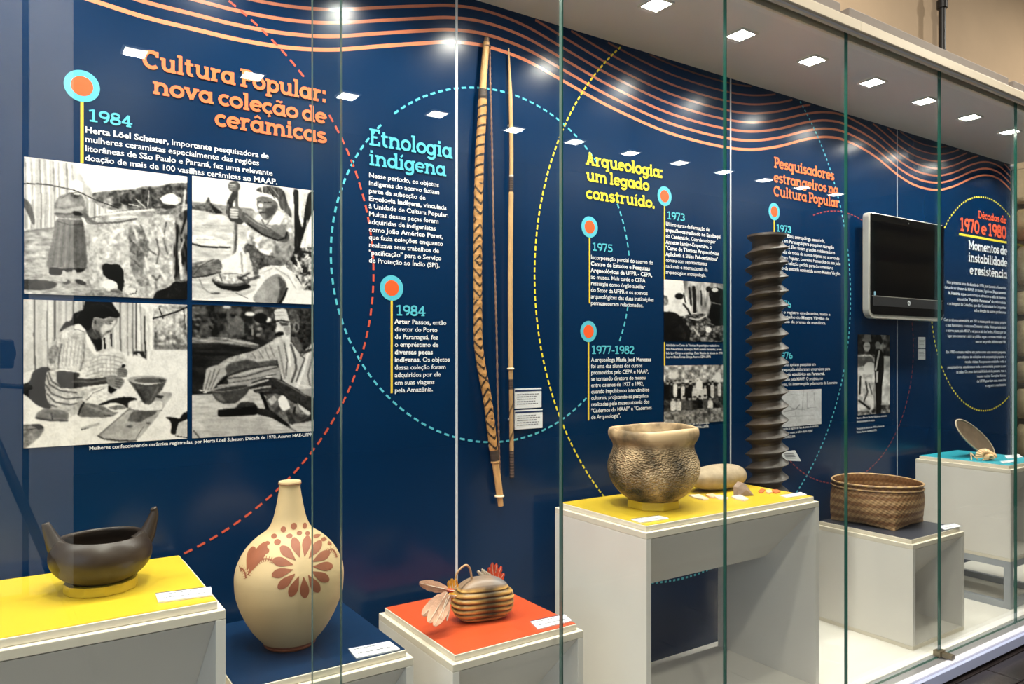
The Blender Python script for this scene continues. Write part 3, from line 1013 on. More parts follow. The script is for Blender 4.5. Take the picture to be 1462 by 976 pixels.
    def make(s, px_quad, name='printed_photo', label=None, warm=(1.0, 0.965, 0.925)):
        s.blur(1).grain(16, 60).grain(14, 9)
        I = np.clip((s.I - 128) * 1.22 + 124, 8, 248) / 255.0
        I = I ** 2.2 * 0.86
        (tl, tr, br, bl) = [WP(*p) for p in px_quad]
        xa, xb = (tl[0] + bl[0]) / 2, (tr[0] + br[0]) / 2
        zt, zb = (tl[1] + tr[1]) / 2, (bl[1] + br[1]) / 2
        nu, nv = s.nu, s.nv
        b_ = B()
        for j in range(nv + 1):
            z = zt + (zb - zt) * j / nv
            for i in range(nu + 1):
                b_.v.append((xa + (xb - xa) * i / nu, YW - 0.0022, z))
        wq = nu + 1
        b_.f = [(j * wq + i, (j + 1) * wq + i, (j + 1) * wq + i + 1, j * wq + i + 1) for j in range(nv) for i in range(nu)]
        b_.mi = [0] * len(b_.f)
        c4 = np.stack([I * warm[0], I * warm[1], I * warm[2], np.ones_like(I)], -1).reshape(-1, 4)
        b_.c = c4
        me = bpy.data.meshes.new(name)
        me.from_pydata(b_.v, [], b_.f)
        me.materials.append(M['photo'])
        at = me.color_attributes.new('col', 'FLOAT_COLOR', 'POINT')
        at.data.foreach_set('color', c4.astype(np.float32).ravel())
        o = bpy.data.objects.new(name, me)
        COL.objects.link(o)
        o.parent = mural
        o.matrix_parent_inverse = Matrix.Translation(-mural.location)
        if label:
            o['label'] = label
        return o


# photograph 1: woman standing by a clay kiln
p = Photo([(20, 30), (1105, 148), (1100, 955), (18, 928)], 240, 210, 232, 3)
p.poly([(20, 30), (330, 60), (400, 190), (440, 240), (470, 330), (540, 360), (560, 480), (20, 525)], 196, 40, 60, 300, soft=3)
for k_ in range(30):
    x = 26 + k_ * 17
    y0 = 36 + x * (0.12 if x < 330 else 0.62)
    p.line([(x, y0), (x + 4 + (k_ % 3) * 5, 300), (x + (k_ * 7) % 12, 505)], 5 + (k_ * 5) % 7, [120, 235, 150, 225, 175][k_ % 5], soft=1)
p.poly([(30, 260), (60, 330), (90, 470), (70, 480), (40, 400)], 90, soft=1)
p.poly([(440, 262), (500, 252), (600, 240), (700, 236), (800, 212), (880, 214), (1000, 190), (1105, 188), (1105, 380), (900, 380), (600, 380), (470, 340)], 118, 110, 34, soft=1)
p.poly([(640, 262), (760, 230), (860, 228), (1040, 205), (1105, 215), (1105, 320), (900, 352), (700, 352), (620, 320)], 82, 70, 22, soft=2)
p.line([(740, 300), (800, 350)], 7, 190).line([(830, 240), (820, 340)], 6, 190).line([(690, 330), (760, 345)], 5, 200)
p.poly([(18, 520), (300, 480), (430, 458), (540, 400), (640, 372), (930, 352), (1105, 330), (1105, 958), (18, 930)], 176, 62, 46, 30, soft=1)
p.poly([(18, 520), (300, 480), (200, 700), (160, 830), (18, 830)], 166, 60, 40, 18, soft=2)
p.line([(18, 525), (110, 508), (200, 496)], 10, 120, soft=1)
p.poly([(440, 475), (560, 455), (740, 440), (850, 410), (980, 395), (1020, 430), (1000, 600), (990, 830), (900, 880), (760, 940), (430, 900), (420, 700)], 184, 56, 22, soft=1)
p.poly([(560, 500), (690, 480), (700, 640), (640, 700), (520, 700), (470, 620)], 196, 60, 24, soft=5)
p.line([(430, 430), (560, 392), (700, 372), (920, 352)], 9, 78, soft=1).line([(480, 408), (640, 384), (860, 366)], 13, 222, soft=1)
p.line([(470, 460), (620, 452), (740, 428)], 12, 82, 20, 20, soft=1).line([(560, 425), (700, 412), (745, 415)], 14, 218, soft=1)
p.poly([(850, 385), (930, 352), (1000, 345), (1080, 340), (1050, 395), (900, 400)], 120, 70, 20, soft=1)
p.poly([(680, 470), (760, 470), (820, 560), (830, 640), (780, 760), (840, 860), (760, 880), (700, 760), (690, 600)], 138, 70, 26, soft=3)
for q in ([(690, 545), (715, 590), (700, 640), (730, 660)], [(700, 570), (760, 625)], [(770, 470), (800, 540), (790, 570), (825, 580)], [(785, 600), (840, 640), (880, 665)],
          [(850, 800), (880, 830), (905, 800)], [(870, 850), (880, 880)], [(720, 700), (760, 740)], [(950, 450), (930, 560), (960, 660)], [(880, 560), (900, 640), (880, 720)]):
    p.line(q, 10, 92, 50, 14, soft=2)
for q in ([(730, 500), (745, 560)], [(800, 680), (820, 760)], [(900, 480), (930, 540)], [(640, 740), (660, 850)], [(900, 760), (940, 820)]):
    p.line(q, 16, 222, soft=2)
p.poly([(1010, 440), (1060, 380), (1105, 330), (1105, 850), (1050, 850), (1005, 840), (1000, 620)], 92, 110, 30, 60, soft=1)
for q in ([(1030, 470), (1020, 800)], [(1060, 560), (1100, 640)], [(1090, 420), (1060, 520)]):
    p.line(q, 16, 26, soft=1)
p.line([(1045, 650), (1060, 820)], 20, 205, 40, soft=1).line([(1090, 240), (1075, 360)], 16, 200, soft=1).line([(1080, 560), (1040, 660)], 8, 200, soft=1)
p.poly([(830, 950), (870, 905), (960, 880), (1010, 835), (1060, 845), (1105, 815), (1105, 960)], 30, 36, 12, soft=1)
p.poly([(505, 735), (530, 722), (560, 728), (620, 726), (652, 770), (655, 860), (640, 912), (610, 890), (590, 845), (555, 830), (515, 800)], 26, 16, 24, soft=1)
p.poly([(505, 880), (510, 840), (560, 826), (605, 850), (615, 885), (560, 895)], 224, 20, 20, soft=1).ell(700, 905, 42, 22, 220, soft=1).line([(740, 890), (735, 915), (690, 925)], 6, 70)
p.poly([(560, 895), (620, 890), (650, 925), (560, 930)], 100, 50, 16, soft=1).poly([(400, 890), (520, 900), (660, 925), (640, 945), (380, 935)], 130, 60, 16, soft=2)
p.poly([(18, 760), (150, 745), (240, 830), (420, 850), (440, 930), (18, 930)], 168, 50, 30, 10, soft=2)
p.poly([(18, 835), (110, 836), (200, 848), (225, 862), (190, 895), (110, 908), (18, 900)], 66, 16, 30, soft=1)
# the woman
p.ell(340, 218, 44, 40, 240, soft=1).ell(345, 245, 42, 18, 232, soft=1).poly([(300, 262), (320, 258), (372, 262), (368, 290), (340, 302), (308, 292)], 70, soft=1).ell(350, 268, 26, 7, 200)
p.poly([(228, 290), (262, 272), (300, 262), (318, 298), (350, 302), (372, 270), (392, 300), (404, 350), (410, 400), (430, 440), (472, 458), (450, 470), (410, 462), (382, 440), (380, 432), (222, 428), (205, 398), (200, 350)], 122, 24, 20, soft=1)
p.poly([(228, 300), (300, 280), (310, 340), (220, 360)], 150, 20, 24, soft=3)
p.line([(212, 385), (270, 388), (330, 372), (375, 362)], 30, 170, soft=1).line([(205, 400), (300, 402), (330, 395)], 10, 70, soft=1).poly([(310, 385), (345, 380), (385, 402), (365, 415), (330, 410)], 45, soft=1)
p.line([(395, 400), (430, 440), (468, 460)], 20, 105, soft=1).poly([(372, 420), (392, 422), (412, 470), (395, 470)], 235, soft=1)
p.poly([(214, 428), (300, 440), (384, 436), (398, 540), (406, 650), (410, 755), (360, 762), (300, 766), (220, 752), (150, 748), (165, 680), (190, 570)], 118, 10, 30, soft=1)
for k_ in range(9):
    p.line([(232 + k_ * 18, 450), (190 + k_ * 26, 750)], 6, [92, 142][k_ % 2], soft=1)
p.poly([(318, 450), (384, 440), (400, 560), (410, 755), (318, 762)], 88, 14, 20, a=.7, soft=2).line([(216, 450), (300, 474), (384, 468)], 5, 66)
p.poly([(168, 752), (260, 760), (400, 756), (412, 748), (376, 786), (300, 780), (262, 782), (240, 808), (170, 802)], 40, 10, 20, soft=1)
p.line([(262, 785), (262, 840)], 24, 196, soft=1).line([(326, 780), (342, 840)], 26, 190, soft=1).ell(278, 850, 25, 15, 74, soft=1).ell(368, 850, 38, 16, 74, 22, soft=1).ell(268, 842, 14, 8, 190)
p.line([(300, 262), (250, 300)], 5, 80)
p.line([(20, 206), (110, 208), (190, 216), (250, 228), (320, 242), (380, 264), (430, 290), (480, 312), (550, 335), (620, 362)], 8, 46, w2=6)
p.poly([(905, 290), (930, 275), (960, 262), (1000, 255), (1035, 282), (1056, 296), (1050, 318), (1020, 335), (960, 330), (925, 318)], 238, 16, 20, soft=1).ell(1046, 302, 12, 18, 200).ell(960, 318, 30, 10, 205, soft=2).poly([(930, 335), (1010, 338), (1030, 352), (960, 364), (910, 356)], 54, soft=1)
p.make([(34.3, 225.4), (267, 250.7), (267, 426.5), (34.3, 419.7)], label='black and white print of a woman by a clay kiln')

# photograph 2: girl pounding with a stick, bowl in front
p = Photo([(30, 38), (918, 135), (920, 965), (30, 940)], 185, 195, 232, 5)
p.poly([(30, 225), (150, 232), (300, 258), (470, 270), (470, 360), (30, 330)], 150, 40, 30, 14, soft=2)
p.poly([(30, 282), (140, 292), (260, 325), (330, 370), (480, 420), (500, 640), (480, 900), (30, 945)], 200, 34, 70, 18, soft=1)
p.poly([(120, 240), (140, 180), (156, 232), (200, 268), (244, 308), (190, 316), (120, 294), (80, 290), (45, 272), (60, 248)], 92, 60, 14, soft=1).poly([(150, 240), (240, 305), (190, 312)], 36, soft=1)
p.poly([(30, 478), (100, 466), (190, 480), (262, 506), (272, 530), (180, 552), (90, 545), (30, 535)], 226, 20, 20, soft=1)
p.line([(30, 532), (100, 552), (200, 556), (290, 556)], 13, 46, soft=1).line([(60, 500), (180, 500)], 7, 170, soft=1).line([(100, 395), (210, 400)], 10, 160, soft=2)
p.poly([(640, 110), (918, 130), (918, 620), (700, 600)], 216, 40, 50, soft=1)
p.poly([(700, 560), (918, 540), (918, 860), (850, 866), (780, 830), (700, 700)], 130, 150, 26, soft=1)
for k_ in range(26):
    x, y = 715 + (k_ * 67) % 195, 590 + (k_ * 43) % 240
    p.line([(x, y), (x + 50 - (k_ * 31) % 90, y + 24)], 8, [24, 235][k_ % 2], soft=1)
p.poly([(756, 125), (802, 128), (800, 320), (830, 420), (852, 250), (880, 140), (914, 145), (892, 330), (836, 470), (800, 590), (762, 580), (770, 300)], 40, 30, 20, 80, soft=1)
p.line([(850, 160), (830, 330)], 18, 205, 30, soft=1).line([(870, 350), (850, 540)], 8, 190, soft=1).line([(810, 580), (900, 590)], 16, 40, soft=1)
# hair and back
p.poly([(470, 140), (500, 115), (570, 100), (650, 112), (690, 140), (712, 220), (745, 290), (750, 340), (700, 300), (660, 270), (640, 200), (600, 170)], 88, 44, 14, 60, soft=1)
p.line([(520, 110), (528, 170)], 8, 215).line([(590, 110), (650, 180)], 6, 150).line([(560, 106), (620, 200)], 5, 40)
# blouse
p.poly([(452, 300), (500, 290), (540, 352), (600, 320), (650, 262), (700, 290), (745, 350), (768, 420), (770, 560), (730, 640), (660, 700), (560, 690), (490, 660), (420, 560), (412, 440)], 200, 90, 32, soft=1)
for k_ in range(16):
    p.ell(450 + (k_ * 83) % 300, 400 + (k_ * 57) % 250, 18, 12, 130 if k_ % 3 else 232, 40 * k_, soft=2)
p.poly([(640, 500), (760, 470), (765, 600), (700, 680), (600, 690), (560, 640)], 116, 60, 30, a=.75, soft=3)
p.poly([(545, 380), (640, 290), (700, 300), (650, 400)], 232, 26, 18, soft=1).line([(520, 350), (545, 400), (600, 330)], 7, 90, soft=1)
p.poly([(400, 520), (470, 540), (520, 600), (700, 630), (690, 690), (560, 690), (500, 720), (430, 640), (385, 600)], 92, 60, 26, soft=2)
# face
p.poly([(480, 190), (520, 178), (580, 186), (636, 220), (648, 262), (610, 310), (560, 350), (540, 356), (512, 320), (490, 280), (484, 230)], 112, 20, 26, soft=1)
p.poly([(560, 240), (640, 240), (620, 310), (560, 352), (540, 300)], 78, 16, 20, soft=3)
p.ell(512, 245, 20, 15, 222, soft=2).ell(508, 282, 14, 9, 190, soft=1).line([(490, 222), (512, 216)], 6, 44).line([(540, 224), (590, 222)], 7, 40).ell(566, 250, 28, 10, 140, soft=2).line([(505, 300), (548, 296)], 8, 38, soft=1).ell(530, 318, 16, 7, 120)
# pole, arms
p.line([(330, 80), (338, 250), (332, 420), (326, 600), (322, 700), (308, 740)], 26, 92, 24, 20, soft=1).line([(322, 430), (316, 690)], 6, 180, soft=1)
p.line([(330, 150), (290, 230), (284, 300), (310, 350)], 42, 62, 16, soft=1).line([(276, 240), (275, 320)], 8, 150, soft=1)
p.ell(320, 110, 44, 40, 84, nz=20, soft=1)
for k_ in range(4):
    p.line([(285, 96 + k_ * 14), (330, 100 + k_ * 12)], 6, 195 - 20 * k_, soft=1)
p.ell(332, 302, 46, 48, 110, soft=1).ell(360, 352, 34, 36, 62, soft=1)
for k_ in range(4):
    p.line([(298, 278 + k_ * 19), (345, 282 + k_ * 18)], 12, 226 - 12 * k_, soft=1)
p.line([(385, 325), (470, 395), (560, 440), (690, 478)], 58, 96, 18, w2=78, soft=1).line([(400, 320), (480, 380), (560, 415)], 8, 160, soft=2).line([(420, 380), (520, 455), (640, 500)], 12, 40, soft=1)
p.poly([(580, 400), (620, 380), (700, 400), (706, 450), (690, 480), (620, 440)], 138, 20, 20, soft=2).line([(640, 500), (700, 480), (712, 440)], 12, 34, soft=1)
# cloth, skirt, legs
p.poly([(226, 660), (250, 640), (330, 600), (350, 520), (400, 600), (430, 620), (410, 740), (330, 750), (250, 735)], 232, 24, 24, soft=1)
p.line([(370, 590), (380, 730)], 10, 130, soft=2).line([(415, 600), (440, 740)], 26, 205, 20, soft=1).line([(455, 560), (480, 740)], 40, 96, 50, soft=2)
p.poly([(30, 690), (60, 664), (150, 652), (220, 640), (236, 690), (225, 730), (120, 770), (30, 778)], 112, 50, 30, 14, soft=1).line([(30, 778), (130, 765), (225, 735)], 9, 36, soft=1).line([(70, 690), (160, 660)], 8, 190, soft=2)
p.line([(40, 760), (90, 690), (180, 640)], 6, 70)
p.poly([(496, 750), (520, 700), (600, 678), (700, 690), (760, 740), (810, 800), (850, 855), (790, 872), (745, 845), (700, 770), (630, 735), (570, 760), (545, 810), (520, 800)], 226, 36, 26, soft=1)
p.line([(620, 700), (720, 760), (780, 850)], 6, 150, soft=1).line([(540, 730), (600, 705)], 6, 160, soft=1)
p.poly([(440, 938), (500, 850), (560, 775), (640, 738), (695, 780), (712, 840), (690, 900), (650, 962)], 152, 20, 50, soft=1)
p.poly([(640, 750), (708, 810), (694, 900), (640, 962), (610, 962), (660, 860)], 84, 14, 20, soft=3).line([(712, 850), (690, 910), (660, 955)], 16, 30, soft=1)
p.ell(300, 795, 136, 52, 84, soft=1).ell(296, 782, 122, 36, 190, nz=80, sc=16, soft=1).poly([(168, 810), (240, 836), (340, 840), (425, 818), (444, 846), (340, 878), (220, 856)], 26, soft=1)
p.line([(215, 740), (235, 800)], 10, 80, soft=1).line([(350, 770), (400, 800), (500, 765)], 22, 90, 40, soft=1).line([(430, 740), (360, 780)], 12, 60, soft=1)
p.line([(80, 790), (105, 855), (140, 880)], 8, 130, soft=1).line([(330, 885), (420, 925)], 6, 110).line([(160, 890), (215, 890)], 10, 90, soft=1)
p.make([(274, 253.8), (447.2, 269.6), (447.2, 433), (274, 429.6)], label='black and white print of a girl pounding with a stick')

# photograph 3: woman squatting, shaping a pot
p = Photo([(15, 18), (1065, 42), (1060, 905), (12, 965)], 240, 212, 222, 7)
p.poly([(15, 18), (825, 40), (830, 400), (720, 380), (640, 345), (300, 400), (90, 455), (15, 520)], 200, 18, 40, 500, soft=1)
for x, w_, v_ in ((78, 10, 80), (110, 30, 182), (155, 8, 120), (200, 12, 84), (228, 22, 172), (268, 10, 150), (312, 10, 92), (350, 14, 175), (372, 8, 110), (556, 14, 170), (575, 8, 225), (610, 9, 104), (655, 8, 140), (690, 10, 120), (712, 8, 60), (740, 16, 225)):
    p.line([(x, 20), (x - 2, 250), (x + 3, 480 if x < 160 else 370)], w_, v_, soft=1)
p.poly([(828, 42), (1066, 42), (1066, 328), (1000, 332), (900, 322), (828, 330)], 150, 110, 26, soft=1)
p.poly([(828, 60), (1066, 70), (1066, 120), (828, 190)], 205, 80, 20, a=.6, soft=2).poly([(828, 300), (1066, 300), (1066, 330), (828, 335)], 90, 70, 16, a=.7, soft=2)
p.line([(828, 132), (900, 115), (1000, 84), (1066, 56)], 11, 36).line([(870, 70), (895, 130)], 9, 50).line([(1040, 60), (1050, 200)], 8, 60, soft=1)
p.poly([(778, 40), (818, 40), (830, 402), (782, 400)], 222, 40, 16, 60, soft=1).line([(770, 120), (768, 250), (778, 390)], 10, 54, 20, soft=1).line([(740, 40), (750, 360)], 10, 150, soft=1)
p.poly([(688, 355), (702, 340), (735, 345), (765, 340), (775, 392), (750, 380), (728, 350), (700, 368)], 44, soft=1)
p.poly([(18, 575), (50, 545), (66, 480), (120, 446), (170, 450), (230, 500), (230, 700), (150, 718), (90, 690), (40, 640)], 30, 12, 24, soft=1)
p.poly([(405, 230), (470, 245), (490, 270), (490, 330), (468, 348), (440, 330), (410, 280)], 26, soft=1)
p.line([(505, 265), (508, 325)], 12, 34).line([(548, 235), (550, 310)], 11, 40).line([(528, 250), (529, 320)], 10, 215)
# skirt and knees
p.poly([(150, 470), (215, 470), (240, 560), (380, 585), (560, 560), (590, 620), (470, 672), (380, 672), (330, 720), (250, 730), (180, 712), (146, 650), (136, 560)], 190, 44, 22, soft=1)
p.poly([(340, 505), (400, 430), (470, 370), (560, 322), (610, 340), (645, 400), (650, 450), (600, 500), (520, 520), (420, 510)], 206, 30, 20, soft=1)
for k_ in range(6):
    y = 372 + k_ * 26
    p.line([(420 - k_ * 8, y + 26), (480, y), (560, y + 2), (622 - k_ * 4, y + 20)], 4, 132, soft=1)
for k_ in range(7):
    p.line([(430 + k_ * 28, 395 - k_ * 6), (440 + k_ * 26, 500)], 3.5, 150, soft=1)
for q in ([(150, 500), (165, 560), (230, 600), (330, 612)], [(142, 560), (180, 620), (260, 650), (360, 645)], [(150, 620), (200, 672), (290, 690), (360, 672)], [(160, 480), (180, 540), (240, 580)], [(170, 690), (240, 712), (320, 712)]):
    p.line(q, 9, 66, soft=1)
p.poly([(382, 668), (410, 610), (480, 580), (540, 575), (590, 600), (560, 640), (470, 672)], 214, 40, 14, soft=1).line([(390, 660), (430, 615), (500, 585)], 5, 110)
p.poly([(160, 710), (230, 700), (330, 690), (350, 640), (372, 668), (340, 730), (280, 740)], 168, 30, 16, soft=1)
# blouse
p.poly([(322, 176), (270, 196), (230, 226), (190, 290), (160, 370), (152, 430), (170, 470), (230, 465), (345, 478), (400, 440), (455, 372), (440, 330), (410, 270), (380, 215)], 192, 40, 17, soft=1)
p.poly([(255, 280), (230, 360), (222, 455), (345, 478), (372, 400), (360, 300), (310, 270)], 206, 36, 15, soft=1)
for k_ in range(9):
    p.line([(185 + k_ * 24, 260 + (k_ % 2) * 14), (175 + k_ * 22, 440)], 4, 142, soft=1)
p.line([(240, 300), (222, 380), (218, 460)], 7, 84, soft=1).line([(222, 462), (345, 480)], 6, 236).line([(380, 300), (372, 400), (350, 470)], 8, 110, soft=2)
p.poly([(160, 330), (200, 300), (225, 330), (200, 420), (160, 430)], 118, 80, 16, a=.8, soft=1)
p.poly([(385, 222), (415, 260), (450, 320), (468, 362), (440, 372), (410, 330), (390, 280)], 232, 16, 12, soft=1).line([(390, 214), (425, 275), (458, 345)], 7, 44, soft=1)
# neck, hair, face
p.poly([(385, 200), (420, 175), (440, 215), (470, 250), (460, 275), (425, 262), (400, 240)], 76, 10, 20, soft=1)
p.poly([(378, 48), (400, 28), (450, 18), (520, 24), (565, 52), (598, 92), (606, 120), (585, 132), (540, 122), (500, 140), (462, 128), (440, 130), (430, 160), (422, 195), (395, 215), (352, 170), (312, 178), (270, 196), (222, 230), (240, 190), (262, 160), (296, 154), (312, 108), (345, 90), (372, 84)], 24, 14, 30, soft=1)
p.line([(420, 50), (480, 40), (540, 66), (570, 96)], 7, 72, soft=2).line([(330, 130), (350, 100)], 7, 80, soft=2)
p.poly([(442, 138), (470, 132), (505, 146), (545, 128), (592, 132), (590, 152), (575, 178), (560, 200), (546, 222), (510, 240), (486, 268), (460, 248), (440, 215), (428, 180)], 128, 16, 24, soft=1)
p.poly([(500, 170), (540, 165), (565, 150), (585, 140), (570, 180), (548, 205), (520, 215), (490, 240), (478, 205)], 200, 16, 20, soft=2)
p.line([(520, 172), (550, 168)], 6, 54, soft=1).line([(512, 160), (556, 152)], 5, 90).line([(520, 222), (546, 216)], 6, 60, soft=1).ell(448, 158, 14, 24, 120, soft=1).ell(448, 160, 6, 14, 60).poly([(440, 200), (470, 220), (486, 266), (455, 245)], 70, soft=2)
p.poly([(322, 176), (350, 172), (385, 212), (372, 218), (345, 205), (318, 205)], 240, soft=1).line([(318, 208), (345, 208), (374, 222)], 5, 120)
# arms and hands
p.poly([(205, 468), (345, 482), (350, 505), (330, 520), (430, 520), (530, 510), (540, 552), (430, 566), (320, 584), (240, 582), (210, 545)], 66, 14, 24, soft=1)
p.line([(300, 540), (420, 542), (520, 528)], 9, 110, soft=2)
p.poly([(512, 508), (560, 498), (610, 512), (634, 530), (625, 560), (600, 588), (560, 575), (525, 560)], 128, 20, 16, soft=1)
p.poly([(585, 460), (615, 440), (650, 462), (655, 490), (630, 515), (590, 510), (578, 485)], 136, 20, 16, soft=1)
for k_ in range(4):
    p.line([(570 + k_ * 2, 522 + k_ * 16), (624 - k_ * 6, 530 + k_ * 15)], 4, 56, soft=1).line([(590, 462 + k_ * 13), (648, 468 + k_ * 13)], 4, 62, soft=1)
p.poly([(612, 436), (628, 426), (642, 432), (634, 448), (618, 452)], 36).poly([(525, 560), (560, 580), (590, 590), (545, 620), (525, 600)], 34, soft=1)
# feet, shoes
p.poly([(336, 755), (345, 720), (372, 674), (430, 682), (500, 700), (560, 735), (600, 735), (560, 762), (500, 772), (420, 770), (355, 768)], 118, 24, 26, soft=1)
p.line([(372, 676), (352, 712), (340, 750)], 12, 40, soft=1).line([(400, 700), (480, 725), (545, 748)], 7, 165, soft=2).line([(500, 755), (560, 760)], 5, 60).poly([(590, 690), (650, 700), (640, 715), (560, 722), (520, 706)], 120, 30, 16, soft=1)
p.poly([(80, 762), (92, 738), (130, 712), (180, 716), (240, 722), (285, 742), (276, 788), (180, 790), (100, 788)], 122, 30, 24, soft=1).line([(84, 772), (170, 790), (272, 790)], 10, 44, soft=1).line([(176, 740), (182, 784)], 7, 56, soft=1).poly([(190, 745), (270, 748), (266, 775), (192, 778)], 96, soft=2).poly([(286, 724), (330, 716), (340, 740), (290, 770)], 176, 20, 16, soft=1)
# shadow, board, bowls
p.poly([(455, 690), (540, 655), (620, 636), (700, 642), (722, 655), (660, 668), (655, 716), (630, 690), (560, 672), (500, 690)], 38, 10, 20, soft=1)
p.poly([(464, 890), (500, 855), (580, 790), (690, 690), (780, 640), (880, 602), (968, 612), (900, 700), (840, 780), (720, 916), (640, 922), (540, 912)], 168, 24, 30, soft=1)
p.line([(462, 888), (500, 908), (600, 920), (710, 920)], 9, 54, soft=1).line([(704, 912), (735, 862), (760, 830)], 4, 90).line([(464, 886), (580, 786), (680, 700)], 6, 78, soft=1)
p.poly([(648, 795), (668, 755), (690, 728), (860, 728), (820, 760), (780, 772), (740, 802)], 92, 14, 22, soft=1).ell(665, 828, 22, 7, 90, soft=1).ell(790, 806, 18, 6, 80, soft=1)
p.poly([(668, 718), (680, 675), (760, 668), (892, 660), (885, 722), (780, 728)], 214, 16, 20, soft=1).line([(670, 720), (780, 730), (884, 724)], 5, 110).poly([(835, 622), (900, 630), (880, 650), (840, 640)], 58, soft=1)
p.poly([(656, 528), (700, 548), (790, 562), (880, 548), (920, 530), (885, 595), (850, 625), (828, 665), (800, 690), (758, 680), (730, 630), (690, 575)], 82, 16, 20, soft=1)
p.line([(700, 560), (770, 670)], 8, 50, soft=2).line([(860, 570), (810, 660)], 10, 116, soft=2).ell(788, 526, 133, 25, 158, soft=1).ell(806, 531, 108, 17, 92, nz=10, soft=1).poly([(860, 520), (915, 528), (880, 546)], 60, soft=1)
p.line([(362, 842), (410, 828), (465, 812)], 18, 176, soft=1).line([(358, 848), (400, 838)], 6, 70)
p.poly([(12, 825), (60, 812), (110, 815), (138, 838), (110, 890), (50, 945), (12, 962)], 128, 40, 20, soft=1).poly([(50, 815), (110, 812), (134, 836), (100, 850), (80, 832)], 40, soft=1).line([(15, 850), (90, 840)], 6, 60)
p.poly([(902, 765), (960, 768), (1008, 778), (1030, 740), (1066, 705), (1066, 745), (1040, 790), (1000, 805), (985, 850), (980, 884), (940, 872), (952, 820), (940, 790)], 40, soft=1)
p.poly([(978, 884), (1006, 800), (1066, 796), (1066, 896)], 186, 16, 20, soft=1).line([(978, 888), (1066, 900)], 7, 60)
p.make([(33.5, 428.3), (267, 434), (267, 625.8), (33.5, 639.3)], label='black and white print of a squatting woman shaping a pot')

# photograph 4: man shaping a bowl
p = Photo([(30, 25), (812, 42), (808, 845), (28, 885)], 185, 195, 54, 9)
p.poly([(30, 25), (820, 40), (820, 250), (30, 250)], 62, 60, 36, soft=1)
for k_ in range(34):
    p.ell(40 + (k_ * 97) % 480, 45 + (k_ * 53) % 190, 12 + k_ % 9, 7 + k_ % 5, [120, 30, 96, 40, 140][k_ % 5], k_ * 37, soft=2)
p.poly([(235, 60), (270, 110), (310, 90), (350, 130), (350, 220), (250, 220)], 104, 20, 30, soft=3)
p.ell(385, 82, 30, 14, 222, soft=2).ell(502, 118, 20, 16, 226, soft=2).ell(240, 38, 26, 11, 190, soft=2).ell(455, 108, 44, 30, 20, soft=2).line([(400, 160), (402, 220)], 10, 150, soft=2)
p.poly([(30, 235), (120, 238), (200, 232), (330, 250), (450, 280), (430, 305), (280, 278), (140, 268), (30, 280)], 132, 60, 40, 10, soft=2).poly([(220, 240), (380, 262), (450, 285), (330, 272)], 176, 30, 20, 8, soft=1)
p.poly([(28, 285), (200, 282), (430, 312), (330, 345), (200, 400), (110, 450), (95, 600), (28, 602)], 44, 22, 70, 12, soft=2)
p.poly([(28, 612), (90, 602), (150, 600), (420, 560), (560, 680), (680, 800), (808, 760), (808, 850), (28, 888)], 186, 26, 70, 12, soft=1)
p.poly([(60, 760), (300, 750), (520, 790), (500, 860), (200, 880)], 164, 20, 60, 14, a=.6, soft=5)
p.poly([(240, 490), (330, 460), (430, 432), (575, 410), (590, 520), (400, 540), (250, 548)], 158, 26, 50, 8, soft=1)
p.line([(240, 500), (350, 490), (470, 452), (570, 425)], 8, 70, soft=1).line([(250, 530), (400, 505), (560, 470)], 6, 90, soft=1).line([(300, 480), (450, 440)], 8, 190, soft=2)
# shirt
p.poly([(528, 255), (560, 232), (600, 226), (660, 262), (720, 335), (760, 300), (812, 205), (812, 592), (740, 580), (680, 560), (600, 520), (575, 430), (556, 340)], 190, 24, 30, 160, soft=1)
for q, w_, v_ in (([(570, 290), (590, 380), (612, 500)], 12, 140), ([(610, 270), (630, 380), (620, 480)], 9, 96), ([(655, 280), (685, 370), (690, 440), (660, 520)], 16, 92), ([(640, 300), (650, 420)], 14, 222),
                  ([(720, 350), (750, 370), (720, 440), (690, 520)], 9, 84), ([(780, 310), (740, 450), (700, 550)], 20, 224), ([(812, 330), (770, 480), (790, 560)], 12, 110), ([(745, 330), (800, 310)], 18, 60), ([(690, 300), (730, 350), (770, 320), (800, 240)], 7, 70), ([(700, 540), (808, 560)], 12, 210)):
    p.line(q, w_, v_, soft=1)
# head
p.poly([(600, 40), (700, 42), (812, 45), (812, 200), (780, 280), (740, 335), (718, 338), (670, 280), (648, 240), (640, 180), (622, 120), (610, 80)], 62, 34, 18, soft=1)
p.poly([(640, 50), (690, 45), (720, 110), (700, 200), (660, 200), (640, 120)], 92, 40, 16, soft=3)
p.poly([(545, 50), (620, 42), (632, 80), (644, 120), (654, 170), (655, 225), (650, 262), (620, 262), (600, 245), (572, 232), (556, 205), (548, 190), (560, 160), (556, 128), (546, 105)], 206, 16, 30, soft=1)
p.line([(548, 128), (590, 122), (640, 132)], 11, 50, soft=1).poly([(575, 132), (640, 140), (636, 158), (590, 156)], 84, soft=1).poly([(600, 165), (648, 160), (652, 215), (625, 225)], 150, 20, 14, soft=2)
p.line([(560, 150), (546, 192)], 5, 120).poly([(548, 210), (575, 192), (604, 196), (606, 218), (580, 225), (552, 222)], 26, soft=1).line([(560, 226), (590, 230)], 5, 120).line([(548, 70), (610, 66)], 4, 160).line([(548, 92), (615, 88)], 4, 160)
p.ell(690, 165, 22, 36, 128, soft=1).ell(694, 165, 11, 22, 60, soft=1).poly([(650, 225), (700, 230), (735, 290), (715, 330), (680, 290)], 100, 20, 16, soft=2)
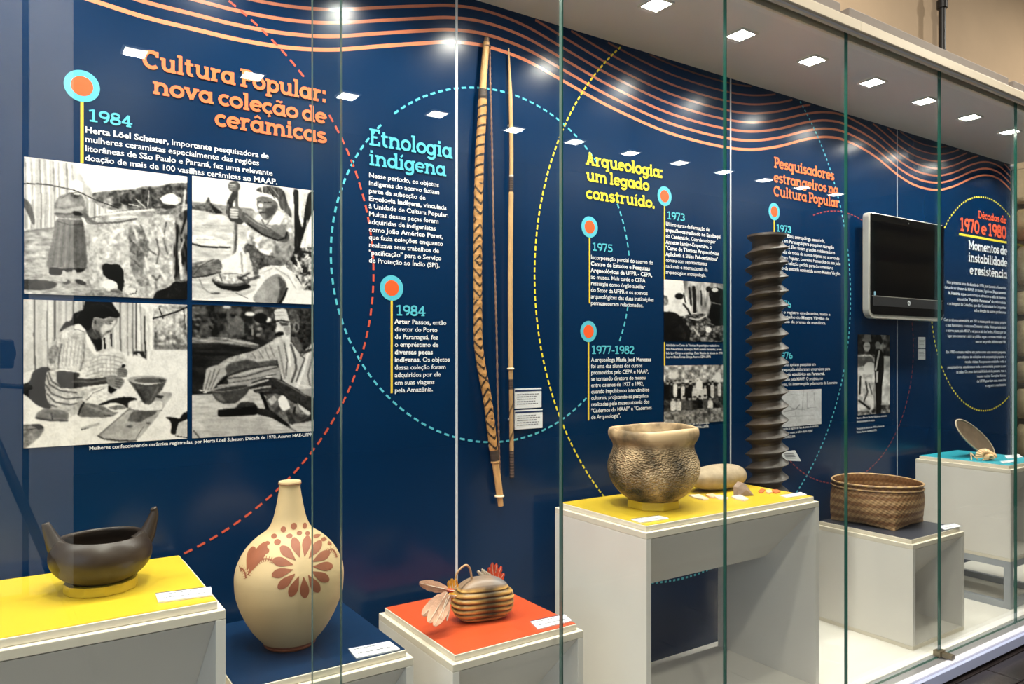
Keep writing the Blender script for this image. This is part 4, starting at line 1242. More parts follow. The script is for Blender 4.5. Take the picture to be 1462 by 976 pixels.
# far arm
p.poly([(535, 250), (560, 300), (568, 380), (480, 420), (400, 405), (370, 400), (330, 440), (250, 470), (190, 500), (160, 470), (180, 415), (240, 370), (320, 345), (400, 325), (470, 290)], 172, 36, 20, soft=1)
p.poly([(250, 400), (370, 375), (430, 395), (560, 375), (562, 410), (480, 418), (380, 430), (270, 460), (200, 520), (190, 490)], 84, 24, 22, soft=2)
for q in ([(440, 320), (470, 370)], [(480, 300), (510, 370)], [(510, 280), (545, 360)], [(400, 335), (420, 370)]):
    p.line(q, 6, 104, soft=1)
p.poly([(112, 442), (130, 428), (180, 412), (220, 420), (240, 470), (205, 500), (170, 545), (140, 585), (98, 590), (92, 560), (105, 505)], 170, 20, 20, soft=1)
for q in ([(140, 450), (120, 520), (108, 570)], [(165, 440), (145, 510), (122, 575)], [(195, 440), (165, 510), (140, 570)]):
    p.line(q, 5, 70, soft=1)
p.line([(150, 585), (190, 545), (235, 490)], 16, 34, soft=1).line([(70, 575), (100, 580)], 6, 200).line([(96, 592), (112, 590)], 6, 226)
# bowl
p.poly([(138, 582), (200, 585), (300, 568), (384, 545), (372, 590), (330, 632), (290, 664), (215, 666), (170, 640)], 74, 14, 24, soft=1)
p.poly([(150, 592), (200, 600), (230, 650), (190, 640)], 112, 14, 16, soft=2).ell(262, 560, 124, 20, 148, -8, nz=20, soft=1).ell(266, 564, 104, 12, 70, -8, soft=1).line([(180, 548), (300, 535)], 9, 176, 20, soft=1)
# near arm
p.poly([(385, 545), (400, 522), (460, 500), (520, 490), (570, 505), (650, 545), (740, 600), (812, 650), (812, 705), (760, 690), (660, 640), (590, 590), (520, 592), (470, 605), (410, 590), (400, 570)], 62, 16, 22, soft=1)
p.line([(384, 545), (430, 530), (500, 510)], 12, 186, soft=1).line([(400, 572), (450, 560), (515, 552)], 10, 180, soft=1).line([(430, 590), (500, 580)], 6, 120, soft=1).line([(560, 510), (650, 552), (760, 618)], 7, 122, soft=1).line([(490, 492), (520, 488)], 8, 220)
p.poly([(700, 570), (812, 560), (812, 655), (740, 600)], 150, 20, 20, 60, soft=1)
# trousers, shadows, block
p.poly([(480, 598), (560, 600), (640, 640), (700, 672), (792, 742), (740, 770), (700, 790), (660, 806), (620, 780), (560, 735), (500, 725)], 104, 60, 26, soft=1)
p.poly([(565, 640), (590, 605), (620, 622), (652, 695), (600, 714), (575, 680)], 232, 10, 20, soft=1).poly([(500, 640), (540, 610), (560, 640), (520, 680)], 186, 40, 16, soft=1).poly([(690, 655), (740, 690), (795, 728), (770, 745), (720, 705)], 206, 20, 20, soft=1).line([(680, 690), (660, 790)], 14, 40, soft=2).poly([(620, 720), (780, 745), (700, 788), (640, 800)], 76, 30, 20, soft=1)
p.line([(458, 600), (480, 650), (506, 735)], 22, 24, soft=1)
p.poly([(420, 690), (520, 705), (560, 735), (640, 800), (660, 835), (600, 800), (520, 755), (430, 735)], 48, 10, 20, soft=1)
p.poly([(180, 702), (240, 694), (300, 690), (350, 665), (420, 668), (434, 690), (430, 738), (300, 744), (182, 748)], 30, 8, 20, soft=1).poly([(290, 685), (330, 650), (410, 655), (420, 675), (340, 690)], 66, 16, 16, soft=1).ell(395, 640, 22, 12, 170, soft=1).line([(186, 703), (330, 692)], 4, 90)
p.line([(36, 835), (70, 880)], 7, 70, soft=1).line([(630, 812), (690, 848)], 8, 120, soft=1)
p.make([(274, 435.5), (447.2, 439.6), (447.2, 616.8), (274, 623.5)], label='black and white print of a man shaping a bowl')

# photograph 5: excavation
p = Photo([(578, 20), (967, 45), (967, 420), (578, 418)], 112, 108, 228, 11)
p.poly([(690, 25), (967, 45), (967, 260), (840, 240), (720, 235)], 165, 100, 22, 80, soft=1)
p.poly([(578, 235), (700, 245), (800, 240), (967, 220), (967, 420), (578, 420)], 92, 110, 16, soft=1)
p.poly([(578, 100), (600, 130), (606, 180), (578, 215)], 120, 60, 14, soft=1)
for q, w_ in (([(735, 72), (742, 120), (748, 182)], 13), ([(764, 70), (770, 140), (772, 225)], 22), ([(812, 90), (815, 180)], 10), ([(700, 110), (712, 170)], 8)):
    p.line(q, w_, 42, soft=1)
p.poly([(640, 148), (668, 140), (700, 158), (722, 195), (735, 225), (722, 250), (660, 262), (606, 235), (612, 190)], 214, 15, 20, soft=1).ell(672, 128, 27, 20, 34, soft=1)
p.line([(700, 180), (728, 215), (742, 245)], 12, 34, soft=1)
p.poly([(578, 232), (620, 226), (660, 240), (700, 285), (735, 330), (745, 370), (725, 420), (578, 420)], 36, 14, 30, soft=1)
p.poly([(862, 110), (880, 70), (920, 66), (955, 110), (962, 160), (955, 240), (967, 300), (920, 320), (880, 300), (866, 230), (880, 170)], 30, 22, 20, soft=1)
p.ell(905, 84, 22, 14, 214, soft=1).ell(862, 80, 17, 18, 44, soft=1).line([(880, 165), (950, 180)], 6, 130, soft=1)
p.line([(850, 250), (790, 280), (740, 268)], 8, 210, soft=1).ell(862, 342, 20, 20, 232, soft=1).line([(760, 330), (800, 380)], 8, 200, soft=1)
p.make([(947.3, 399.4), (1033, 404.5), (1033, 487.5), (947.3, 487)], label='small black and white print of an excavation')
# photograph 6: group portrait
p = Photo([(578, 575), (967, 570), (967, 935), (578, 960)], 112, 108, 168, 13)
p.poly([(578, 570), (967, 570), (967, 690), (578, 700)], 170, 110, 20, soft=1)
p.poly([(578, 690), (967, 680), (967, 860), (578, 880)], 66, 70, 18, soft=1)
r13 = random.Random(4)
for k_ in range(15):
    x = 600 + k_ * 24
    y = 694 + r13.uniform(-18, 18)
    c_t = r13.choice([36, 50, 210, 228, 90, 60])
    p.poly([(x - 12, y + 16), (x, y + 11), (x + 12, y + 16), (x + 14, y + 60), (x + 10, y + 100), (x - 10, y + 100), (x - 14, y + 60)], c_t, 26, 10, soft=1)
    p.ell(x, y + 2, 8, 11, r13.choice([170, 140, 190]), soft=1).ell(x, y - 6, 8, 6, 34, soft=1)
for k_ in range(8):
    x = 635 + k_ * 34
    y = 786 + r13.uniform(-10, 10)
    p.poly([(x - 16, y + 14), (x, y + 9), (x + 16, y + 14), (x + 20, y + 50), (x + 14, y + 76), (x - 18, y + 76)], r13.choice([40, 60, 222, 90, 205]), 26, 10, soft=1)
    p.ell(x, y, 9, 12, 178, soft=1).ell(x, y - 8, 9, 6, 30, soft=1)
p.poly([(578, 880), (640, 868), (800, 855), (967, 845), (967, 940), (578, 965)], 128, 90, 18, soft=1)
p.ell(925, 650, 24, 34, 222, soft=2).ell(800, 700, 22, 34, 232, soft=2).ell(640, 640, 30, 20, 210, soft=2)
p.make([(947.3, 521.6), (1033, 520.5), (1033, 601.5), (947.3, 606.5)], label='small black and white group portrait print')
# photograph 7: two men
p = Photo([(505, 315), (690, 318), (690, 765), (505, 785)], 84, 126, 150, 17)
p.poly([(505, 315), (690, 318), (690, 450), (505, 440)], 110, 120, 22, soft=1)
p.poly([(505, 315), (600, 316), (604, 430), (505, 430)], 40, 50, 16, a=.8, soft=1)
p.poly([(640, 440), (690, 445), (690, 770), (630, 770)], 205, 60, 24, soft=1).poly([(505, 730), (690, 715), (690, 790), (505, 790)], 120, 110, 14, soft=1)
p.poly([(506, 450), (530, 432), (585, 432), (604, 470), (604, 560), (590, 640), (600, 760), (508, 760), (512, 600)], 206, 60, 22, soft=1)
p.poly([(508, 455), (540, 440), (585, 445), (600, 480), (570, 490), (520, 520)], 108, 26, 16, soft=1).ell(572, 510, 32, 36, 240, soft=1)
p.ell(556, 385, 19, 30, 196, soft=1).poly([(526, 352), (540, 335), (548, 318), (575, 320), (580, 350), (588, 356), (550, 362)], 132, soft=1).line([(545, 385), (570, 385)], 5, 90, soft=1)
p.line([(520, 560), (516, 660)], 10, 60, soft=1).line([(550, 590), (560, 650), (540, 700)], 9, 80, soft=1).line([(512, 700), (540, 720), (570, 745)], 12, 36, soft=1).line([(570, 600), (585, 660)], 8, 110, soft=1)
p.poly([(600, 350), (615, 330), (640, 332), (648, 352), (640, 372), (620, 362)], 22, soft=1).ell(618, 376, 15, 22, 150, soft=1)
p.poly([(604, 404), (622, 396), (645, 410), (654, 450), (655, 520), (644, 600), (640, 700), (634, 768), (612, 768), (608, 680), (604, 600), (598, 500)], 26, 10, 20, soft=1)
p.line([(628, 410), (618, 460), (606, 520)], 11, 214, soft=1).poly([(606, 530), (622, 526), (620, 590), (608, 596)], 190, soft=1)
p.make([(1224, 477.4), (1269.8, 478), (1269.8, 588.5), (1224, 593)], label='small upright black and white print of two men')
# printed line drawing
p = Photo([(60, 640), (293, 628), (290, 833), (75, 848)], 90, 70, 205, 19)
for (q, v_) in (([(75, 690), (130, 740), (200, 750)], 150), ([(190, 640), (185, 760)], 160), ([(210, 650), (212, 740), (260, 735)], 150), ([(90, 760), (150, 745), (170, 720)], 120), ([(120, 660), (170, 665)], 165), ([(250, 650), (255, 720)], 165), ([(100, 790), (250, 780)], 165), ([(150, 760), (155, 800)], 150)):
    p.line(q, 3.4, v_)
p.grain(6, 20).make([(1113, 558), (1172, 554.4), (1172, 605.5), (1113, 609.5)], 'printed_drawing', label='pale printed technical drawing', warm=(0.97, 0.98, 1.0))

# ================================================================== PLINTHS
def plinth(x0, x1, T, top_mat, label, zb=DECK, slope=True):
    t = thing('plinth', ((x0 + x1) / 2, (YF + YB) / 2, zb), label, 'plinth')
    th = 0.018
    B().box(x0 + 0.012, x1 - 0.012, YF + 0.012, YB - 0.012, T - 0.016, T - 0.001).build('raised_board', M['laminate_edge'], t, bevel=0.0015)
    B().box(x0 + 0.014, x1 - 0.014, YF + 0.014, YB - 0.014, T - 0.001, T).build('coloured_sheet', top_mat, t)
    B().box(x0, x1, YF, YB, T - 0.034, T - 0.0163).build('top_board', M['laminate_edge'], t, bevel=0.0015)
    for xa in (x0, x1 - th):
        B().box(xa, xa + th, YF, YB, zb + 0.0145, T - 0.0343).build('side_board', M['laminate'], t, bevel=0.001)
    B().box(x0, x1, YF, YB, zb, zb + 0.014).build('bottom_board', M['laminate_edge'] , t, bevel=0.001)
    B().box(x0 + th + .001, x1 - th - .001, YF + 0.002, YB - .002, zb + 0.0143, zb + 0.018).build('inner_floor', M['laminate'], t)
    # sloping brace board under the top, from the front edge back and down
    d = 0.195
    s_ = B()
    s_.prism([(YF + 0.003, T - 0.036), (YF + 0.023, T - 0.036), (YF + 0.003 + d + 0.017, T - 0.036 - d + 0.003), (YF + 0.003 + d, T - 0.036 - d - 0.008)],
             lambda p_, q: (q, p_[0], p_[1]), x0 + th + 0.0005, x1 - th - 0.0005)
    s_.build('brace_board', M['laminate'], t)
    return t


T_YL, T_BL, T_RD, T_YM, T_BK, T_TL = ZC - .470, ZC - .650, ZC - .690, ZC - .472, ZC - .700, ZC - .488
plinth(-0.44, 0.340, T_YL, M['yellow_top'], 'wide white plinth with yellow top at the left, under the dark bowl')
plinth(0.350, 0.735, T_BL, M['blue_top'], 'low white plinth with navy blue top under the long-necked vase')
plinth(0.833, 1.214, T_RD, M['red_top'], 'low white plinth with orange-red top under the feathered rattle')
plinth(1.434, 2.215, T_YM, M['yellow_top'], 'wide open white plinth with yellow top in the middle, under the big clay pot')
plinth(2.797, 3.185, T_BK, M['grey_top'], 'small white open plinth with charcoal top under the woven basket')
# last plinth stands on a grey metal frame
fz = ZC - .904
tp = plinth(3.594, 3.985, T_TL, M['teal_top'], 'white box plinth with teal top raised on a grey metal frame', zb=fz)
fr_ = B()
t_ = 0.028
for xa in (3.594, 3.985 - t_):
    for ya in (YF, YB - t_):
        B().box(xa, xa + t_, ya, ya + t_, DECK, fz - 0.0005).build('frame_post', M['steel_grey'], tp, bevel=0.001)
for za in (DECK, fz - t_ - 0.0005):
    for ya in (YF, YB - t_):
        B().box(3.594 + t_, 3.985 - t_, ya, ya + t_, za, za + t_).build('frame_rail', M['steel_grey'], tp)
    for xa in (3.594, 3.985 - t_):
        B().box(xa, xa + t_, YF + t_, YB - t_, za, za + t_).build('frame_rail', M['steel_grey'], tp)


# ================================================================== CARDS
def card_on_top(px4, T, label, lines=2, navy=False):
    pts = [TP(x, y, T) for x, y in px4]         # near-left, near-right, far-right, far-left
    cx = sum(q[0] for q in pts) / 4
    cy = sum(q[1] for q in pts) / 4
    t = thing('label_card', (cx, cy, T), label, 'label card')
    P = [Vector((q[0], q[1], 0)) for q in pts]
    b_ = B()
    n = 4
    b_.add([(q.x, q.y, T + 0.0005) for q in P] + [(q.x, q.y, T + 0.0035) for q in P], [(3, 2, 1, 0), (4, 5, 6, 7)] + [(i, (i + 1) % 4, 4 + (i + 1) % 4, 4 + i) for i in range(4)])
    b_.build('card_base', M['card'], t)

    def at(u, v):
        a = P[0].lerp(P[1], u)
        c = P[3].lerp(P[2], u)
        q = a.lerp(c, v)
        return (q.x, q.y, T + 0.0037)
    l_ = B()
    for k_ in range(lines):
        v0 = 0.30 + 0.42 * k_ / max(1, lines - 1)
        u = 0.10
        rr = random.Random(k_ + int(cx * 100))
        while u < 0.85 - 0.2 * (k_ % 2):
            e = u + rr.uniform(0.03, 0.08)
            l_.add([at(u, v0), at(e, v0), at(e, v0 + 0.10), at(u, v0 + 0.10)], [(0, 1, 2, 3)])
            u = e + 0.012
    l_.build('card_text', M['card_ink'], t)
    if navy:
        B().add([at(0, .93), at(1, .93), at(1, 1.0), at(0, 1.0)], [(0, 1, 2, 3)]).build('card_edge', M['card_navy'], t)
    return t


card_on_top([(226, 861), (303, 851), (301, 839), (222, 849)], T_YL, 'white label card on the yellow top in front of the dark bowl', navy=True)
card_on_top([(509, 941), (571, 928), (555, 916), (497, 927)], T_BL, 'white label card on the navy top beside the long-necked vase', navy=True)
card_on_top([(768, 899), (817, 887), (805, 878), (757, 888)], T_RD, 'white label card on the orange-red top beside the feathered rattle', navy=True)
card_on_top([(914, 747), (955, 741), (940, 737), (901, 742)], T_YM, 'white label card on the yellow top in front of the big clay pot', navy=True)
card_on_top([(1123, 711), (1152, 707), (1143, 703.5), (1114, 708)], T_YM, 'white label card at the right end of the middle yellow top', navy=True)
card_on_top([(1349, 757), (1373, 752), (1362, 747.5), (1339, 751.5)], T_BK, 'white label card on the charcoal top in front of the basket', navy=True)
card_on_top([(1432, 662), (1452, 659), (1448, 657), (1428, 659.5)], T_TL, 'front one of the two white cards on the teal top')
card_on_top([(1438, 655), (1460, 653), (1455, 649), (1434, 651)], T_TL, 'rear one of the two white cards on the teal top')


def wall_card(x0, x1, y0, y1, label, tilt=0.0, lines=5, thick=0.004, head=True):
    (a, zt), (b, _) = WP(x0, y0), WP(x1, y0)
    zb = WP(x0, y1)[1]
    t = thing('label_card', ((a + b) / 2, YW, zb), label, 'label card')
    B().box(a, b, YW - thick, YW - 0.0004, zb, zt).build('card_base', M['card'], t)
    h = zt - zb
    if head:
        B().add([(a, YW - thick - .0004, zt - h * .16), (b, YW - thick - .0004, zt - h * .16), (b, YW - thick - .0004, zt - .07 * h), (a, YW - thick - .0004, zt - .07 * h)], [(0, 1, 2, 3)]).build('card_header', M['card_navy'], t)
    l_ = B()
    rr = random.Random(int(x0 + y0))
    for k_ in range(lines):
        z0 = zt - h * (0.28 + 0.12 * k_)
        u = a + (b - a) * .08
        end = a + (b - a) * rr.uniform(.6, .9)
        while u < end:
            e = u + rr.uniform(0.005, 0.012)
            l_.add([(u, YW - thick - .0004, z0 - h * .045), (e, YW - thick - .0004, z0 - h * .045), (e, YW - thick - .0004, z0), (u, YW - thick - .0004, z0)], [(0, 1, 2, 3)])
            u = e + 0.002
    l_.build('card_text', M['card_ink'], t)


wall_card(734, 772, 554.5, 583, 'upper white label card on the blue wall right of the arrow')
wall_card(734, 773.5, 585.5, 613, 'lower white label card on the blue wall right of the arrow')
wall_card(1310.5, 1320, 481, 497, 'upper small pale card on the blue wall under the screen', lines=4, head=False)
wall_card(1310.5, 1320, 498, 513, 'lower small pale card on the blue wall under the screen', lines=4, head=False)
# tilted card beside the wooden screw
t = thing('label_card', (2.50, YW, ZC - .40), 'small tilted white card on the wall right of the wooden screw', 'label card')
pts = [WP(x, y, 1.935) for x, y in ((1120, 657), (1143.5, 658), (1135, 642.5), (1114, 645))]
B().prism(pts, lambda p_, q: (p_[0], q, p_[1]), 1.934, 1.9365).build('card_base', M['card'], t)
B().box(2.47, 2.51, 1.9365, 1.9495, pts[1][1] + .01, pts[1][1] + 0.03).build('card_holder', M['white_metal'], t)
l_ = B()
for k_ in range(4):
    a = Vector(pts[3]).lerp(Vector(pts[0]), .25 + .15 * k_)
    b = Vector(pts[2]).lerp(Vector(pts[1]), .25 + .15 * k_)
    p0, p1 = a.lerp(b, .15), a.lerp(b, .8)
    l_.add([(p0.x, 1.9335, p0.y - .002), (p1.x, 1.9335, p1.y - .002), (p1.x, 1.9335, p1.y + .001), (p0.x, 1.9335, p0.y + .001)], [(0, 1, 2, 3)])
l_.build('card_text', M['card_ink'], t)


# ================================================================== RING STANDS
def ring_stand(cx, cy, T, r, h, label, n=8, rot=0.0):
    o = B()
    ro, ri = r, r - 0.012
    vs = []
    for (rr, zz) in ((ro, 0.0005), (ro, h), (ri, h), (ri, 0.0005)):
        for i in range(n):
            a = 2 * PI * i / n + rot
            vs.append((cx + rr * math.cos(a), cy + rr * math.sin(a), T + zz))
    fs = []
    for j in range(4):
        for i in range(n):
            k_ = (i + 1) % n
            fs.append((j * n + i, j * n + k_, ((j + 1) % 4) * n + k_, ((j + 1) % 4) * n + i))
    o.add(vs, fs)
    q = o.build('ring_stand', M['yellow_top'], None, bevel=0.001, loc=(cx, cy, T))
    tag(q, label, 'stand')


# ================================================================== DARK TWO-HORNED BOWL
bx_, by_ = 0.152, 1.700
ring_stand(bx_, by_, T_YL, 0.066, 0.019, 'yellow ring stand under the dark two-horned bowl', 12)
t = thing('clay_bowl', (bx_, by_, T_YL + .019), 'dark brown clay bowl with two upright horn handles on the yellow left plinth', 'bowl')
M['dark_clay'] = mat('dark_clay', (0.030, 0.019, 0.012, 1), 0.40, noise_amt=0.45, noise_scale=14, bump=0.12, bump_scale=35)
z0 = 0.0175
prof = [(0.020, z0), (0.046, z0 + .001), (0.064, z0 + .008), (0.080, z0 + .021), (0.0895, z0 + .036), (0.0925, z0 + .051), (0.0905, z0 + .066), (0.085, z0 + .078), (0.0785, z0 + .086),
        (0.0755, z0 + .0885), (0.0725, z0 + .087), (0.072, z0 + .080), (0.083, z0 + .062), (0.086, z0 + .048), (0.080, z0 + .030), (0.055, z0 + .012), (0.015, z0 + .007)]
B().lathe([(r, z) for r, z in catmull(prof, 4)], 72, (bx_, by_, T_YL), fn=lambda p_, a, r, z: [p_[0] + 0.0006 * math.sin(3 * a), p_[1], p_[2] + 0.0012 * math.sin(2 * a + 1)]).build('bowl_body', M['dark_clay'], t, smooth=True)
zt = T_YL + z0
hl = [(-0.070, .066), (-0.078, .078), (-0.084, .092), (-0.089, .106), (-0.0935, .119), (-0.095, .1245)]
hr = [(0.070, .064), (0.080, .076), (0.086, .088), (0.091, .102), (0.0955, .116), (0.0965, .126), (0.094, .1325)]
B().tube(catmull([(bx_ + a, by_, zt + b) for a, b in hl], 4), [0.0215 - 0.0145 * min(1, i / 18) ** .7 for i in range(20)] + [0.0045], 14).build('horn_handle', M['dark_clay'], t, smooth=True)
B().tube(catmull([(bx_ + a, by_, zt + b) for a, b in hr], 4), [0.0225 - 0.0155 * min(1, i / 20) ** .7 for i in range(24)] + [0.0045], 14).build('horn_handle', M['dark_clay'], t, smooth=True)

# ================================================================== LONG-NECKED PAINTED VASE
vx, vy = 0.521, 1.668
t = thing('painted_vase', (vx, vy, T_BL), 'cream long-necked clay vase painted with a brown flower on the navy plinth', 'vase')
sc = 0.00157
vp = [(955, 0.0525), (945, 0.056), (930, 0.0575), (850, .0795), (750, .0995), (650, .1140), (560, .1178), (500, .1155), (450, .1085), (400, .0975), (360, .084), (330, .0705), (305, .056), (280, .0455), (230, .0360), (150, .0285), (80, .0238), (55, .0225), (45, .0236), (35, .0245), (25, .0240)]
VP_ = [(r, -(176 + .2562 * yc) * sc + ZC) for yc, r in vp]
shift = T_BL - VP_[0][1]
VP_ = [(r, z + shift * max(0, (T_BL + .06 - z)) / .06 if z < T_BL + .06 else z) for r, z in VP_]
VP_[0] = (VP_[0][0], T_BL + 0.0005)
prof_out = catmull(VP_, 6)
zin = VP_[-1][1]
prof_in = [(0.0185, zin - 0.001), (0.0175, zin - 0.012), (0.021, zin - .06), (0.030, zin - .10)]
M['cream_clay'] = mat('cream_slip', srgb(202, 176, 132), 0.65, noise_amt=0.10, noise_scale=9, bump=0.06, bump_scale=50)
M['brown_slip'] = mat('brown_slip', srgb(142, 80, 52), 0.6, noise_amt=0.15, noise_scale=30)
vb = B().lathe([(r, z) for r, z in prof_out] + prof_in, 96, (vx, vy, 0))
vb.build('vase_body', M['cream_clay'], t, smooth=True)
bb = B().lathe([(r + 0.0006, z) for r, z in prof_out if z < T_BL + 0.0135], 96, (vx, vy, 0), cap0=False, cap1=False)
bb.build('painted_foot', M['brown_slip'], t, smooth=True)
# small notches round the rim
nb = B()
for i in range(36):
    a = 2 * PI * i / 36
    q = Vector((vx + 0.0242 * math.cos(a), vy + 0.0242 * math.sin(a), VP_[-1][1] - 0.005))
    nb.box(q.x - .0011, q.x + .0011, q.y - .0011, q.y + .0011, q.z - .0011, q.z + .0011)
nb.build('rim_notches', M['brown_slip'], t)
D_ = math.hypot(vx, vy)
phi0 = math.atan2(-vy, -vx)


def vr(z):
    P = prof_out
    for i in range(len(P) - 1):
        if P[i][1] <= z <= P[i + 1][1]:
            f = (z - P[i][1]) / max(1e-9, P[i + 1][1] - P[i][1])
            return P[i][0] + f * (P[i + 1][0] - P[i][0])
    return P[-1][0] if z > P[-1][1] else P[0][0]


def vs_(xc, yc):
    xm = (xc - 345) / 310 * 0.1178
    z = -(176 + .2562 * yc) * sc + ZC
    for _ in range(6):
        r = vr(z)
        q = max(-0.985, min(0.985, xm / r * (1 - 0.05)))
        th = math.asin(q)
        z = -(176 + .2562 * yc) * sc * (D_ - r * math.cos(th)) / D_ + ZC
    r = vr(z) + 0.0007
    return (vx + r * math.cos(phi0 + th), vy + r * math.sin(phi0 + th), z)


def petal(b_, cx, cy, ang, r0, r1, wd, n=8):
    ca, sa = math.cos(R(ang)), math.sin(R(ang))

    def f(u, v):
        s_ = r0 + (r1 - r0) * u
        wv = wd * (math.sin(PI * min(1, (u * 0.94 + 0.03)) ** 1.55) ** 0.75 + 0.05) * (v - 0.5) * 2
        return vs_(cx + ca * s_ - sa * wv, cy - (sa * s_ + ca * wv))
    b_.grid(f, n, 4)


fb = B()
for k_ in range(13):
    ang = 80 - k_ * 360 / 13
    petal(fb, 418, 508, ang, 58, 176, 25, 12)
fb.build('painted_flower', M['brown_slip'], t)
db = B()
for (x, y, rx, ry) in ((308, 291, 16, 17), (368, 277, 18, 19), (432, 278, 13, 17), (255, 325, 17, 14), (343, 330, 18, 14), (400, 317, 16, 13), (447, 321, 14, 12), (495, 340, 16, 12), (218, 361, 15, 12),
                       (275, 359, 20, 17), (540, 360, 16, 13), (212, 403, 18, 18), (578, 384, 14, 14), (520, 318, 12, 10)):
    def fd(u, v, x=x, y=y, rx=rx, ry=ry):
        a = 2 * PI * u
        return vs_(x + rx * v * math.cos(a), y + ry * v * math.sin(a))
    db.grid(fd, 14, 3, wrapu=True)
db.build('painted_dots', M['brown_slip'], t)
lb = B()
petal(lb, 112, 525, 60, 0, 195, 30, 12)
petal(lb, 104, 505, 74, 0, 135, 26, 12)
petal(lb, 118, 500, 50, 0, 150, 22, 12)
for arcpts in ([(112, 528), (135, 490), (170, 460), (205, 447), (240, 455), (258, 466)], [(100, 545), (90, 510), (72, 490), (62, 492)], [(566, 432), (590, 420), (612, 440), (622, 470)]):
    cp = catmull(arcpts, 5)
    for i in range(len(cp) - 1):
        (xa, ya), (xb, yb) = cp[i], cp[i + 1]
        dx, dy = xb - xa, yb - ya
        L = math.hypot(dx, dy) + 1e-6
        nx, ny = -dy / L * 4, dx / L * 4
        lb.add([vs_(xa + nx, ya + ny), vs_(xb + nx, yb + ny), vs_(xb - nx, yb - ny), vs_(xa - nx, ya - ny)], [(0, 1, 2, 3)])
        if i % 2 == 0:
            for sgn in (1, -1):
                tx, ty = xa + nx * sgn * 4.2, ya + ny * sgn * 4.2
                lb.add([vs_(xa - dx / L * 2, ya - dy / L * 2), vs_(xa + dx / L * 2, ya + dy / L * 2), vs_(tx + 2, ty), vs_(tx - 2, ty)], [(0, 1, 2, 3)])
lb.build('painted_leaves', M['brown_slip'], t)

# ================================================================== FEATHERED RATTLE
rx_, ry_ = 1.020, 1.655
t = thing('feather_rattle', (rx_, ry_, T_RD), 'ribbed straw and armadillo-shell rattle with feathers and loop handle on the orange-red plinth', 'rattle')
RZ = T_RD + 0.0500
ru = R(-14)
MR = Matrix.Translation((rx_, ry_, RZ)) @ Matrix.Rotation(ru, 4, 'Z')
M['straw'] = mat_attr('ribbed_straw', 0.38, bump=0.15, bump_scale=120)


def e_(q, p_):
    return math.copysign(abs(q) ** p_, q)


NR = 9


def rat(u, v):
    th, ph = 2 * PI * u, PI * (v - 0.5)
    x = e_(math.cos(ph), .50) * e_(math.cos(th), .50) * 0.083
    y = e_(math.cos(ph), .55) * e_(math.sin(th), .75) * 0.043
    z = e_(math.sin(ph), .85) * 0.050
    zz = (z + 0.050) / 0.1
    tp_ = max(0.0, (zz - 0.55) / 0.45)
    x *= 1 - 0.20 * tp_ ** 2
    y *= 1 - 0.20 * tp_ ** 2
    if zz < 0.85:
        k_ = 1 - 0.075 * abs(math.cos(zz / 0.85 * PI * 6.5)) ** 6
        k_ *= 1 + 0.012 * math.sin(zz * 40 + x * 60)
    else:
        k_ = 0.985
    x *= k_
    y *= k_
    if zz > 0.85:
        z += 0.009 * math.cos(x / 0.084 * PI / 2)
    return MR @ Vector((x, y, z))


def ratc(u, v):
    th, ph = 2 * PI * u, PI * (v - 0.5)
    x = e_(math.cos(ph), .62) * e_(math.cos(th), .55)
    z = e_(math.sin(ph), .85)
    zz = (z + 1) / 2
    if zz > 0.85:
        s_ = 0.5 + 0.5 * noise.noise(Vector((x * 3, z * 4, 1)))
        a, b = (0.27, 0.18, 0.115), (0.185, 0.165, 0.155)
        m_ = min(1, max(0, 0.5 + 1.2 * x)) * s_ * 1.6
        m_ = min(1, m_)
        return (a[0] + (b[0] - a[0]) * m_, a[1] + (b[1] - a[1]) * m_, a[2] + (b[2] - a[2]) * m_, 1)
    band = abs(math.cos(zz / 0.85 * PI * 6.5))
    c = np.array([0.66, 0.37, 0.10]) * (1 - 0.75 * band ** 3)
    dark = math.exp(-((x - 0.10) / 0.33) ** 2) * (0.9 if zz > 0.12 else 0.4)
    c = c * (1 - 0.93 * min(1, dark * 1.1))
    c = c * (0.85 + 0.3 * noise.noise(Vector((x * 6, z * 9, 4))))
    return (c[0], c[1], c[2], 1)


B().grid(rat, 140, 110, colfn=ratc, wrapu=True).build('rattle_body', M['straw'], t, smooth=True)
M['reed'] = mat('bent_reed', srgb(190, 150, 108), 0.5, noise_amt=0.2, noise_scale=60)


def RP(px, py, dy=0.0):           # point in the upright plane through the rattle
    Y = ry_ + dy
    X, Z = WP(px, py, Y)
    return (X, Y, Z)


B().tube(catmull([RP(650, 832), RP(652, 819), RP(659, 810), RP(666, 806.5), RP(671, 812), RP(673.5, 826)], 6), 0.0028, 8).build('loop_handle', M['reed'], t, smooth=True)
M['feather_pale'] = mat('pale_pink_feather', srgb(190, 146, 118), 0.7, noise_amt=0.28, noise_scale=40, bump=0.5, bump_scale=180)
M['feather_white'] = mat('off_white_feather', srgb(222, 208, 188), 0.7, noise_amt=0.15, noise_scale=60, bump=0.4, bump_scale=180)
M['feather_red'] = mat('orange_red_feather', srgb(216, 72, 34), 0.7, noise_amt=0.3, noise_scale=60, bump=0.4, bump_scale=180)
M['feather_yellow'] = mat('yellow_feather', srgb(232, 164, 28), 0.7, noise_amt=0.25, noise_scale=60, bump=0.4, bump_scale=180)


